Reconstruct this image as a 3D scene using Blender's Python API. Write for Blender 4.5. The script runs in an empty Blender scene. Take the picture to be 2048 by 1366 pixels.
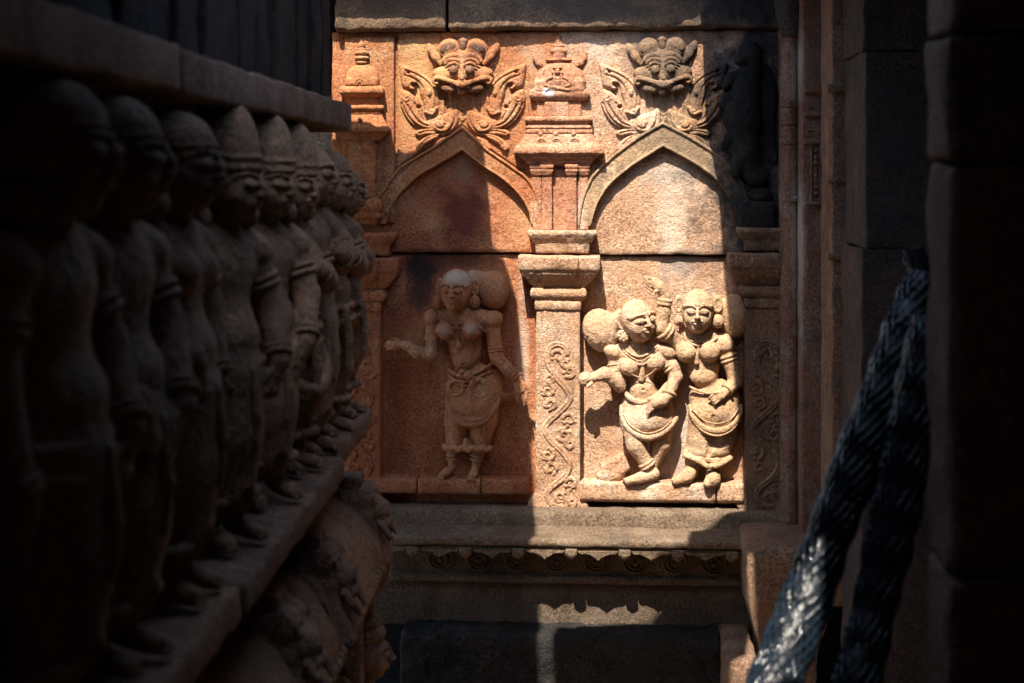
import bpy, bmesh, math, random
import numpy as np
from mathutils import Vector, Matrix
from mathutils.geometry import tessellate_polygon

random.seed(7)
rng = np.random.default_rng(7)
scene = bpy.context.scene
COL = scene.collection

# ------------------------------------------------------------------ camera, sky, sun, exposure
FPX = 50.0 / 36.0 * 2048            # focal length in photograph pixels
D = 0.002 * FPX                     # distance from camera to end wall
EZ = 2.15                           # eye height above the ground
YAW = math.radians(3.5)
HOR = 350.0                         # row of the horizon
cam_d = bpy.data.cameras.new("camera")
cam = bpy.data.objects.new("camera", cam_d)
COL.objects.link(cam)
cam.location = (0, -D, EZ)
cam.rotation_euler = (math.radians(90), 0, YAW)
cam_d.sensor_width = 36.0
cam_d.lens = 50.0
cam_d.shift_y = (HOR - 683.0) / 2048.0
cam_d.clip_start = 0.05
cam_d.clip_end = 500
cam_d.dof.use_dof = True
cam_d.dof.focus_distance = 5.6
cam_d.dof.aperture_fstop = 3.4
scene.camera = cam

LX, LY = 0.135, 0.60                # sunlight travel per metre of drop
sun_dir = Vector((LX, LY, -1.0)).normalized()
sun_d = bpy.data.lights.new("sun", 'SUN')
sun_d.energy = 3.2
sun_d.angle = math.radians(0.5)
sun_d.color = (1.0, 0.895, 0.76)
sun = bpy.data.objects.new("sun", sun_d)
COL.objects.link(sun)
sun.rotation_euler = sun_dir.to_track_quat('-Z', 'Y').to_euler()
sun.location = (-1, -4, 9)

world = bpy.data.worlds.new("World")
scene.world = world
world.use_nodes = True
wn = world.node_tree
wn.nodes.clear()
wo = wn.nodes.new("ShaderNodeOutputWorld")
wb = wn.nodes.new("ShaderNodeBackground")
sk = wn.nodes.new("ShaderNodeTexSky")
sk.sky_type = 'NISHITA'
sk.sun_disc = False
sk.sun_elevation = math.asin(-sun_dir.z)
sk.sun_rotation = math.atan2(-sun_dir.x, -sun_dir.y)
wb.inputs[1].default_value = 0.15
wn.links.new(sk.outputs[0], wb.inputs[0])
wn.links.new(wb.outputs[0], wo.inputs[0])

scene.view_settings.view_transform = 'Standard'
scene.view_settings.look = 'None'
scene.view_settings.gamma = 1.0
scene.view_settings.use_curve_mapping = False
scene.view_settings.exposure = 2.1
scene.render.engine = 'CYCLES'
scene.cycles.use_denoising = True
scene.cycles.max_bounces = 8
scene.cycles.diffuse_bounces = 6
scene.cycles.sample_clamp_indirect = 4.0

# ------------------------------------------------------------------ mapping between photograph and place
SF, CF = math.sin(YAW), math.cos(YAW)


def pix(px, py, w=0.0):
    """world point on the plane Y = -w (w metres in front of the end wall)"""
    a = (px - 1024.0) / FPX
    b = (HOR - py) / FPX
    dx, dy = -SF + a * CF, CF + a * SF
    t = (D - w) / dy
    return Vector((t * dx, -w, EZ + t * b))


def ray(px, py, d):
    """world point at depth d metres along the lens axis"""
    a = (px - 1024.0) / FPX
    b = (HOR - py) / FPX
    return Vector((d * (-SF + a * CF), -D + d * (CF + a * SF), EZ + d * b))


class Frame:
    """local modelling units: x right, y down (photograph pixels), z out of the wall (2 mm)"""
    def __init__(self, cx, cy, zref=0.0):
        self.cx, self.cy = cx, cy
        w = zref * 0.002
        p = pix(cx, cy, w)
        self.loc = Vector((p.x, 0.0, p.z))
        self.s = (D - w) / FPX

    def local(self, V):
        V = np.asarray(V, float)
        out = np.empty_like(V)
        out[:, 0] = (V[:, 0] - self.cx) * self.s
        out[:, 1] = -V[:, 2] * 0.002
        out[:, 2] = -(V[:, 1] - self.cy) * self.s
        return out


class Local:
    """free standing frame: local unit 2 mm, placed and turned by the object"""
    def __init__(self, loc, rotz=0.0, k=0.002):
        self.loc, self.rotz, self.k = Vector(loc), rotz, k

    def local(self, V):
        V = np.asarray(V, float)
        return np.stack([V[:, 0] * self.k, -V[:, 2] * self.k, -V[:, 1] * self.k], 1)


# ------------------------------------------------------------------ noise
_tab = rng.random((32, 32, 32)).astype(np.float32)


def vnoise(P, scale, seed=0):
    Q = np.asarray(P, np.float32) / scale + seed * 7.31
    i = np.floor(Q).astype(int)
    f = Q - i
    f = f * f * (3 - 2 * f)
    i0 = i & 31
    i1 = (i + 1) & 31
    x0, y0, z0 = i0[..., 0], i0[..., 1], i0[..., 2]
    x1, y1, z1 = i1[..., 0], i1[..., 1], i1[..., 2]
    fx, fy, fz = f[..., 0], f[..., 1], f[..., 2]
    c00 = _tab[x0, y0, z0] * (1 - fx) + _tab[x1, y0, z0] * fx
    c10 = _tab[x0, y1, z0] * (1 - fx) + _tab[x1, y1, z0] * fx
    c01 = _tab[x0, y0, z1] * (1 - fx) + _tab[x1, y0, z1] * fx
    c11 = _tab[x0, y1, z1] * (1 - fx) + _tab[x1, y1, z1] * fx
    return ((c00 * (1 - fy) + c10 * fy) * (1 - fz) + (c01 * (1 - fy) + c11 * fy) * fz) * 2 - 1


def fbm(P, scale, seed=0):
    return vnoise(P, scale, seed) * .6 + vnoise(P, scale * .47, seed + 1) * .3 + vnoise(P, scale * .21, seed + 2) * .18


# ------------------------------------------------------------------ materials
def nd(t, typ, **kw):
    n = t.nodes.new(typ)
    for k, v in kw.items():
        setattr(n, k, v)
    return n


def stone(name, cols, dark=0.25, darkcol=(.035, .033, .032), grain=.6, bump=1.0, stains_and_shading=(), rough=.92, big=2.2):
    """weathered carved stone: three tones in large patches, grain, pits, black lichen, shaped stains"""
    m = bpy.data.materials.new(name)
    m.use_nodes = True
    t = m.node_tree
    t.nodes.clear()
    L = t.links.new
    out = nd(t, "ShaderNodeOutputMaterial")
    bs = nd(t, "ShaderNodeBsdfPrincipled")
    bs.inputs["Roughness"].default_value = rough
    bs.inputs["Specular IOR Level"].default_value = .18
    L(bs.outputs[0], out.inputs[0])
    geo = nd(t, "ShaderNodeNewGeometry")
    pos = geo.outputs["Position"]

    def noise(scale, detail=4, rgh=.6, off=None):
        n = nd(t, "ShaderNodeTexNoise")
        n.inputs["Scale"].default_value = scale
        n.inputs["Detail"].default_value = detail
        n.inputs["Roughness"].default_value = rgh
        if off:
            v = nd(t, "ShaderNodeVectorMath", operation='ADD')
            v.inputs[1].default_value = off
            L(pos, v.inputs[0])
            L(v.outputs[0], n.inputs["Vector"])
        else:
            L(pos, n.inputs["Vector"])
        return n.outputs["Fac"]

    def maprange(x, a, b, c=0., d=1.):
        r = nd(t, "ShaderNodeMapRange")
        r.inputs[1].default_value, r.inputs[2].default_value = a, b
        r.inputs[3].default_value, r.inputs[4].default_value = c, d
        L(x, r.inputs[0])
        return r.outputs[0]

    def mix(fac, a, b, mode='MIX'):
        n = nd(t, "ShaderNodeMix", data_type='RGBA', blend_type=mode)
        if isinstance(fac, float):
            n.inputs[0].default_value = fac
        else:
            L(fac, n.inputs[0])
        for i, c in ((6, a), (7, b)):
            if isinstance(c, tuple):
                n.inputs[i].default_value = (*c, 1)
            else:
                L(c, n.inputs[i])
        return n.outputs[2]

    n1 = noise(big, 5, .62)
    n2 = noise(big * 2.7, 4, .6, (3.1, 1.7, 9.2))
    c = mix(maprange(n1, .36, .62), cols[0], cols[1])
    c = mix(maprange(n2, .52, .70, 0, .85), c, cols[2])
    # speckle of lighter and darker grains
    g = noise(95, 3, .72, (5., 2., 1.))
    cg = mix(maprange(g, .36, .66, 0., 1.), mix(1.0, c, (1 - grain * .95,) * 3, 'MULTIPLY'), mix(1.0, c, (1 + grain * .5,) * 3, 'MULTIPLY'))
    c = mix(maprange(noise(5.5, 3, .6, (2., 6., 4.)), .36, .58, .45, 1.), c, cg)
    # water streaks running down the face
    mp = nd(t, "ShaderNodeMapping")
    mp.inputs["Scale"].default_value = (13, 13, 2.0)
    L(pos, mp.inputs["Vector"])
    sn = nd(t, "ShaderNodeTexNoise")
    sn.inputs["Scale"].default_value = 1.0
    sn.inputs["Detail"].default_value = 5
    sn.inputs["Distortion"].default_value = .7
    L(mp.outputs[0], sn.inputs["Vector"])
    c = mix(maprange(sn.outputs["Fac"], .56, .74, 0., .55), c, mix(1.0, c, (.52, .47, .44), 'MULTIPLY'))
    c = mix(maprange(sn.outputs["Fac"], .42, .28, 0., .30), c, mix(1.0, c, (1.55, 1.5, 1.45), 'MULTIPLY'))
    for (px, py, rx, ry, col, st) in stains_and_shading:  # real stains, plus patches of light and shade painted into the colour
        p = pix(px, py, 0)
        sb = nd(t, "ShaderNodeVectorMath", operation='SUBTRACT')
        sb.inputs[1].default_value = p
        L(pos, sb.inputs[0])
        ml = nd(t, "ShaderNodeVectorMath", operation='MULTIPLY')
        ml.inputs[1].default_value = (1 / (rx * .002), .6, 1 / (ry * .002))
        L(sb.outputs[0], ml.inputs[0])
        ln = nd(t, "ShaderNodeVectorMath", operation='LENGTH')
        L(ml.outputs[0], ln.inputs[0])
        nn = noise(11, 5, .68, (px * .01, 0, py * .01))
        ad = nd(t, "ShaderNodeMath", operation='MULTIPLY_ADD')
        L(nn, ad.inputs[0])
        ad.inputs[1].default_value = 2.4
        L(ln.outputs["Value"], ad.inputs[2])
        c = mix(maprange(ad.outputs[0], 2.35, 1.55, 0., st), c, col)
    # lichen and soot
    d1 = noise(6.5, 6, .72, (8., 4., 2.))
    if dark > 0:
        c = mix(maprange(d1, .60 - dark * .22, .78 - dark * .12, 0., .8), c, darkcol)
    pit = nd(t, "ShaderNodeTexVoronoi")
    pit.inputs["Scale"].default_value = 70
    L(pos, pit.inputs["Vector"])
    pitm = maprange(pit.outputs["Distance"], .05, .28, .55, 1.)
    cm = nd(t, "ShaderNodeMix", data_type='RGBA', blend_type='MULTIPLY')
    cm.inputs[0].default_value = .55
    L(c, cm.inputs[6])
    L(pitm, cm.inputs[7])
    L(cm.outputs[2], bs.inputs["Base Color"])
    # relief
    f = noise(150, 3, .75)
    f2 = noise(34, 4, .7, (1., 7., 3.))
    a1 = nd(t, "ShaderNodeMath", operation='MULTIPLY_ADD')
    L(f2, a1.inputs[0])
    a1.inputs[1].default_value = 1.5
    L(f, a1.inputs[2])
    a2 = nd(t, "ShaderNodeMath", operation='MULTIPLY_ADD')
    L(pitm, a2.inputs[0])
    a2.inputs[1].default_value = .35
    L(a1.outputs[0], a2.inputs[2])
    b = nd(t, "ShaderNodeBump")
    b.inputs["Strength"].default_value = bump
    b.inputs["Distance"].default_value = .0065
    L(a2.outputs[0], b.inputs["Height"])
    L(b.outputs[0], bs.inputs["Normal"])
    return m


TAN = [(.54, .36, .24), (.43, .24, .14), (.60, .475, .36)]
TANO = [(.48, .30, .165), (.42, .22, .105), (.52, .38, .24)]
ORA = [(.46, .215, .10), (.37, .135, .058), (.50, .32, .18)]
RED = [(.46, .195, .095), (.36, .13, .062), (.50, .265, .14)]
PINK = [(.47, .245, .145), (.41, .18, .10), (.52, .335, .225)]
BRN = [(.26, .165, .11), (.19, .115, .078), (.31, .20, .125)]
GRY = [(.095, .072, .06), (.06, .052, .048), (.125, .085, .062)]
SOOT = [(.024, .023, .022), (.013, .014, .015), (.045, .037, .03)]
BLK = (.03, .03, .033)
WHT = (.62, .56, .50)
M = {}
M['tan'] = stone("tan sandstone", TAN, .12)
M['tan_panel'] = stone("tan panel sandstone", TAN, .10, stains_and_shading=[
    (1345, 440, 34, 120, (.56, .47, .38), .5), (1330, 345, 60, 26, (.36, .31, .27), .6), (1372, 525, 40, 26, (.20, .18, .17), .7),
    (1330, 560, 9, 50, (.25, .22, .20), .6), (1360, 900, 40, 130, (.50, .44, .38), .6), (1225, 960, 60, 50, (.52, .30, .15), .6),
    (1540, 200, 185, 330, BLK, .97), (1530, 420, 120, 150, BLK, .95), (1295, 112, 50, 60, (.13, .11, .09), .85), (1190, 100, 30, 22, (.50, .42, .34), .5)])  # the black patches at right paint dark stone together with the corner's shade
M['tan_dark'] = stone("smoke stained tan sandstone", TANO, .35, stains_and_shading=[
    (1325, 110, 130, 75, (.12, .085, .06), .9), (1320, 205, 60, 60, (.23, .17, .12), .7), (1540, 220, 190, 300, BLK, .97), (1185, 100, 24, 16, (.5, .42, .34), .5)])  # black patch at right: dark stone and shade painted in
M['tan_arch'] = stone("tan arch sandstone", [(.42, .29, .175), (.36, .235, .135), (.47, .34, .22)], .22, stains_and_shading=[(1360, 290, 110, 90, (.20, .145, .095), .8), (1490, 400, 100, 160, BLK, .95)])  # black right foot of the arch has shade painted over dark stone
M['orange'] = stone("orange sandstone", ORA, .10, stains_and_shading=[(870, 150, 50, 70, (.50, .32, .14), .55)])
M['orange_spandrel'] = stone("orange spandrel sandstone", ORA, .10, stains_and_shading=[(830, 190, 50, 90, (.47, .29, .12), .7), (1070, 110, 40, 40, (.46, .33, .20), .5), (830, 95, 60, 20, (.42, .27, .12), .6)])
M['red_panel'] = stone("red panel sandstone", RED, .10, stains_and_shading=[
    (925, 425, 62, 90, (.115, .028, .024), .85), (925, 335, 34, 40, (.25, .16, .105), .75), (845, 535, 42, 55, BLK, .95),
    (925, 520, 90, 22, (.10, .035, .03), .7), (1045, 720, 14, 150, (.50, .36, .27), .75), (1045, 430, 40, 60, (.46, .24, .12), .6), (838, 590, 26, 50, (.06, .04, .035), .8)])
M['red'] = stone("red brown sandstone", RED, .14)
M['pink'] = stone("pink sandstone", PINK, .08, stains_and_shading=[(1097, 186, 12, 9, (.85, .83, .80), .98), (1165, 420, 14, 60, WHT, .6)])
M['woman_red'] = stone("red brown carved stone", [(.45, .225, .12), (.38, .165, .085), (.48, .29, .175)], .15, grain=.4, bump=.9,
                       stains_and_shading=[(917, 552, 36, 18, (.46, .42, .35), .8), (946, 652, 14, 14, (.40, .36, .30), .6), (893, 656, 14, 14, (.36, .30, .24), .5), (990, 640, 12, 300, (.44, .19, .085), .5)])  # pale upper patches and orange right side are light painted into the stone
M['woman_tan'] = stone("tan carved stone", [(.54, .375, .25), (.47, .30, .185), (.58, .44, .32)], .08, grain=.42, bump=.9)
M['woman_brown'] = stone("warm carved stone", [(.50, .335, .205), (.44, .275, .155), (.54, .39, .27)], .10, grain=.42, bump=.9)
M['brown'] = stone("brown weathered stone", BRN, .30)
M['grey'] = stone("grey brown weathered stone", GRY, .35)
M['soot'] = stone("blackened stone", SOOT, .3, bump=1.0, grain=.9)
M['beam'] = stone("dark lintel stone", [(.22, .145, .088), (.15, .095, .06), (.10, .075, .058)], .3, stains_and_shading=[(1200, 20, 200, 34, (.06, .047, .038), .85), (800, 5, 120, 30, (.08, .055, .04), .8), (1490, 20, 150, 60, BLK, .95)])  # black right end combines dark stone with painted shade
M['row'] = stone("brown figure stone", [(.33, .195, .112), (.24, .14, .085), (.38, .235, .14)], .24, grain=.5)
M['pier'] = stone("red grey pier stone", [(.22, .14, .10), (.18, .09, .058), (.27, .21, .17)], .25, stains_and_shading=[(1582, 480, 12, 160, (.40, .36, .31), .7), (1582, 140, 14, 70, (.38, .35, .31), .7)])
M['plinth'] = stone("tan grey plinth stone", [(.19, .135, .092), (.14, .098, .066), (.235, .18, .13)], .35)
M['plinth_low'] = stone("shade darkened lower plinth stone", [(.135, .10, .072), (.10, .072, .052), (.165, .125, .092)], .4)  # darker than the plinth to put the shade under the cornice into the colour
M['upper'] = stone("shade dark upper wall stone", [(.042, .030, .022), (.028, .022, .018), (.06, .042, .03)], .3)  # stone darkened to paint in the shade of the upper wall
M['mask_orange'] = stone("grimy orange stone", [(.27, .14, .08), (.20, .095, .055), (.34, .19, .11)], .3)
M['mask_tan'] = stone("grimy tan stone", [(.20, .135, .085), (.14, .095, .062), (.27, .19, .125)], .4)
M['ground'] = stone("dusty sand paving", [(.30, .185, .11), (.25, .15, .085), (.34, .22, .135)], .1)


def plastic(name, col, rough):
    m = bpy.data.materials.new(name)
    m.use_nodes = True
    t = m.node_tree
    bs = t.nodes["Principled BSDF"]
    bs.inputs["Base Color"].default_value = (*col, 1)
    bs.inputs["Roughness"].default_value = rough
    bs.inputs["Specular IOR Level"].default_value = .42
    n = nd(t, "ShaderNodeTexNoise")
    n.inputs["Scale"].default_value = 60
    n.inputs["Detail"].default_value = 4
    g = nd(t, "ShaderNodeNewGeometry")
    t.links.new(g.outputs["Position"], n.inputs["Vector"])
    r = nd(t, "ShaderNodeMapRange")
    r.inputs[3].default_value, r.inputs[4].default_value = rough * .7, rough * 1.4
    t.links.new(n.outputs["Fac"], r.inputs[0])
    t.links.new(r.outputs[0], bs.inputs["Roughness"])
    b = nd(t, "ShaderNodeBump")
    b.inputs["Strength"].default_value = .5
    b.inputs["Distance"].default_value = .004
    t.links.new(n.outputs["Fac"], b.inputs["Height"])
    t.links.new(b.outputs[0], bs.inputs["Normal"])
    return m


M['sheath'] = plastic("black blue plastic sheath", (.003, .006, .010), .40)
M['strand'] = plastic("glossy dark blue strand", (.007, .012, .019), .12)

# ------------------------------------------------------------------ object helpers


def tag(o, label=None, cat=None, group=None, kind=None):
    if label:
        o["label"] = label
    if cat:
        o["category"] = cat
    if group:
        o["group"] = group
    if kind:
        o["kind"] = kind
    return o


def thing(name, fr, label, cat, group=None):
    o = bpy.data.objects.new(name, None)
    o.empty_display_size = .05
    COL.objects.link(o)
    o.location = fr.loc
    o.rotation_euler.z = getattr(fr, 'rotz', 0.0)
    return tag(o, label, cat, group)


def mesh_from(name, V, F, mat, smooth=True):
    me = bpy.data.meshes.new(name)
    V = np.asarray(V, np.float32)
    if isinstance(F, np.ndarray):
        me.vertices.add(len(V))
        me.vertices.foreach_set("co", V.ravel())
        n, k = F.shape
        me.loops.add(n * k)
        me.loops.foreach_set("vertex_index", F.ravel().astype(np.int32))
        me.polygons.add(n)
        me.polygons.foreach_set("loop_start", np.arange(0, n * k, k, dtype=np.int32))
        me.update(calc_edges=True)
    else:
        me.from_pydata([tuple(map(float, v)) for v in V], [], [tuple(int(i) for i in f) for f in F])
    if smooth:
        me.polygons.foreach_set("use_smooth", np.ones(len(me.polygons), bool))
    me.validate()
    if mat:
        me.materials.append(M[mat])
    return me


def put(name, me, fr=None, parent=None):
    o = bpy.data.objects.new(name, me)
    COL.objects.link(o)
    if parent is not None:
        o.parent = parent
    elif fr is not None:
        o.location = fr.loc
        o.rotation_euler.z = getattr(fr, 'rotz', 0.0)
    return o


def copy_tree(src, parent=None, mat=None):
    o = src.copy()
    COL.objects.link(o)
    if parent is not None:
        o.parent = parent
    if mat and o.type == 'MESH':
        o.data = src.data.copy()
        o.data.materials[0] = M[mat]
    for ch in list(src.children):
        copy_tree(ch, o, mat)
    return o


# ------------------------------------------------------------------ volume sculpting (distance fields)
_C = np.array([[i, j, k] for i in (0, 1) for j in (0, 1) for k in (0, 1)])
_E = [(a, b) for a in range(8) for b in range(a + 1, 8) if np.abs(_C[a] - _C[b]).sum() == 1]


def surface_nets(F):
    S = F < 0
    c = np.zeros(tuple(n - 1 for n in F.shape), np.int8)
    for o in _C:
        c += S[o[0]:S.shape[0] - 1 + o[0], o[1]:S.shape[1] - 1 + o[1], o[2]:S.shape[2] - 1 + o[2]]
    act = (c > 0) & (c < 8)
    ai = np.argwhere(act)
    idx = np.full(act.shape, -1, np.int32)
    idx[act] = np.arange(len(ai))
    f = [F[ai[:, 0] + o[0], ai[:, 1] + o[1], ai[:, 2] + o[2]] for o in _C]
    acc = np.zeros((len(ai), 3), np.float32)
    cnt = np.zeros(len(ai), np.float32)
    for a, b in _E:
        m = (f[a] < 0) != (f[b] < 0)
        fa, fb = f[a][m], f[b][m]
        tt = fa / (fa - fb)
        acc[m] += _C[a] + tt[:, None] * (_C[b] - _C[a])
        cnt[m] += 1
    V = ai + acc / cnt[:, None]
    Q = []
    for ax in range(3):
        o1, o2 = [(1, 2), (2, 0), (0, 1)][ax]
        n = list(S.shape)
        sl0 = [slice(None)] * 3
        sl1 = [slice(None)] * 3
        sl0[ax], sl1[ax] = slice(0, n[ax] - 1), slice(1, n[ax])
        for d_ in (o1, o2):
            sl0[d_] = sl1[d_] = slice(1, n[d_] - 1)
        A, B = S[tuple(sl0)], S[tuple(sl1)]
        for flag in (0, 1):
            e = np.argwhere((A & ~B) if flag == 0 else (~A & B))
            if not len(e):
                continue
            e[:, o1] += 1
            e[:, o2] += 1
            q = []
            for d1, d2 in ((-1, -1), (0, -1), (0, 0), (-1, 0)):
                cc = e.copy()
                cc[:, o1] += d1
                cc[:, o2] += d2
                q.append(idx[cc[:, 0], cc[:, 1], cc[:, 2]])
            q = np.stack(q, 1)
            Q.append(q if flag == 0 else q[:, ::-1])
    return V, np.concatenate(Q)


class Vol:
    def __init__(self, x0, x1, y0, y1, z0, z1, vox=1.8):
        self.o = np.array([x0, y0, z0], float) - 2 * vox
        self.v = vox
        n = np.ceil((np.array([x1, y1, z1]) - self.o) / vox).astype(int) + 3
        self.F = np.full(tuple(n), 12.0, np.float32)

    def _box(self, lo, hi, pad):
        a = np.maximum(np.floor((np.array(lo) - pad - self.o) / self.v).astype(int), 0)
        b = np.minimum(np.ceil((np.array(hi) + pad - self.o) / self.v).astype(int) + 1, self.F.shape)
        if (b <= a).any():
            return None, None
        sl = tuple(slice(i, j) for i, j in zip(a, b))
        g = [np.arange(a[i], b[i]) * self.v + self.o[i] for i in range(3)]
        X = np.meshgrid(*g, indexing='ij', sparse=True)
        return sl, [x.astype(np.float32) for x in X]

    def _op(self, sl, d, k, sub):
        A = self.F[sl]
        if sub:
            d = -d
            if k > 0:
                h = np.maximum(k - np.abs(A - d), 0) / k
                self.F[sl] = np.maximum(A, d) + h * h * k * .25
            else:
                self.F[sl] = np.maximum(A, d)
        else:
            if k > 0:
                h = np.maximum(k - np.abs(A - d), 0) / k
                self.F[sl] = np.minimum(A, d) - h * h * k * .25
            else:
                self.F[sl] = np.minimum(A, d)

    def ell(self, c, r, k=5, rot=0, rx=0, sub=False):
        R = max(r)
        lo = [c[i] - R for i in range(3)]
        hi = [c[i] + R for i in range(3)]
        sl, X = self._box(lo, hi, k + 6)
        if sl is None:
            return self
        x, y, z = X[0] - c[0], X[1] - c[1], X[2] - c[2]
        if rot:
            ca, sa = math.cos(math.radians(rot)), math.sin(math.radians(rot))
            x, y = ca * x + sa * y, -sa * x + ca * y
        if rx:
            ca, sa = math.cos(math.radians(rx)), math.sin(math.radians(rx))
            x, z = ca * x + sa * z, -sa * x + ca * z
        k0 = np.sqrt((x / r[0]) ** 2 + (y / r[1]) ** 2 + (z / r[2]) ** 2)
        k1 = np.sqrt((x / r[0] ** 2) ** 2 + (y / r[1] ** 2) ** 2 + (z / r[2] ** 2) ** 2) + 1e-6
        d = k0 * (k0 - 1) / k1
        self._op(sl, d, k, sub)
        return self

    def cone(self, a, ra, b, rb, k=5, sub=False, fz=1.0):
        a = np.array(a, float)
        b = np.array(b, float)
        R = max(ra, rb)
        sl, X = self._box(np.minimum(a, b) - R, np.maximum(a, b) + R, k + 6)
        if sl is None:
            return self
        ab = b - a
        L2 = float(ab @ ab) + 1e-9
        tt = ((X[0] - a[0]) * ab[0] + (X[1] - a[1]) * ab[1] + (X[2] - a[2]) * ab[2]) / L2
        tt = np.clip(tt, 0, 1)
        d = np.sqrt((X[0] - a[0] - tt * ab[0]) ** 2 + (X[1] - a[1] - tt * ab[1]) ** 2 + ((X[2] - a[2] - tt * ab[2]) / fz) ** 2) - (ra + (rb - ra) * tt)
        self._op(sl, d, k, sub)
        return self

    def path(self, P, k=3, sub=False, fz=1.0):
        for p, q in zip(P[:-1], P[1:]):
            self.cone(p[:3], p[3], q[:3], q[3], k, sub, fz)
        return self

    def box(self, c, h, r=2, k=3, rot=0, sub=False):
        R = math.sqrt(h[0] ** 2 + h[1] ** 2)
        sl, X = self._box([c[0] - R, c[1] - R, c[2] - h[2]], [c[0] + R, c[1] + R, c[2] + h[2]], k + 6)
        if sl is None:
            return self
        x, y, z = X[0] - c[0], X[1] - c[1], X[2] - c[2]
        if rot:
            ca, sa = math.cos(math.radians(rot)), math.sin(math.radians(rot))
            x, y = ca * x + sa * y, -sa * x + ca * y
        qx, qy, qz = np.abs(x) - h[0] + r, np.abs(y) - h[1] + r, np.abs(z) - h[2] + r
        d = np.sqrt(np.maximum(qx, 0) ** 2 + np.maximum(qy, 0) ** 2 + np.maximum(qz, 0) ** 2) + np.minimum(np.maximum(np.maximum(qx, qy), qz), 0) - r
        self._op(sl, d, k, sub)
        return self

    def mesh(self, name, fr, mat, rough=.5, nscale=9):
        F = self.F
        for ax in range(3):
            for e in (0, -1):
                sl = [slice(None)] * 3
                sl[ax] = e
                F[tuple(sl)] = np.maximum(F[tuple(sl)], .3)
        V, Q = surface_nets(F)
        V = V * self.v + self.o
        if rough:
            # weathering along the surface, pushed by coherent noise
            V = V + np.stack([fbm(V, nscale, 3), fbm(V, nscale, 5), fbm(V, nscale, 8)], 1) * rough
        return mesh_from(name, fr.local(V), Q[:, ::-1].copy(), mat)


def arc(cx, cy, rx, ry, a0, a1, z, r, n=14, zb=0.0):
    out = []
    for i in range(n):
        a = math.radians(a0 + (a1 - a0) * i / (n - 1))
        out.append((cx + rx * math.cos(a), cy + ry * math.sin(a), z + zb * math.sin(math.pi * i / (n - 1)), r))
    return out


def small(fr, name, mat, parent, build, lo, hi, vox=1.5, rough=.35):
    v = Vol(lo[0], hi[0], lo[1], hi[1], lo[2], hi[2], vox)
    build(v)
    return put(name, v.mesh(name, fr, mat, rough), parent=parent)


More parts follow.
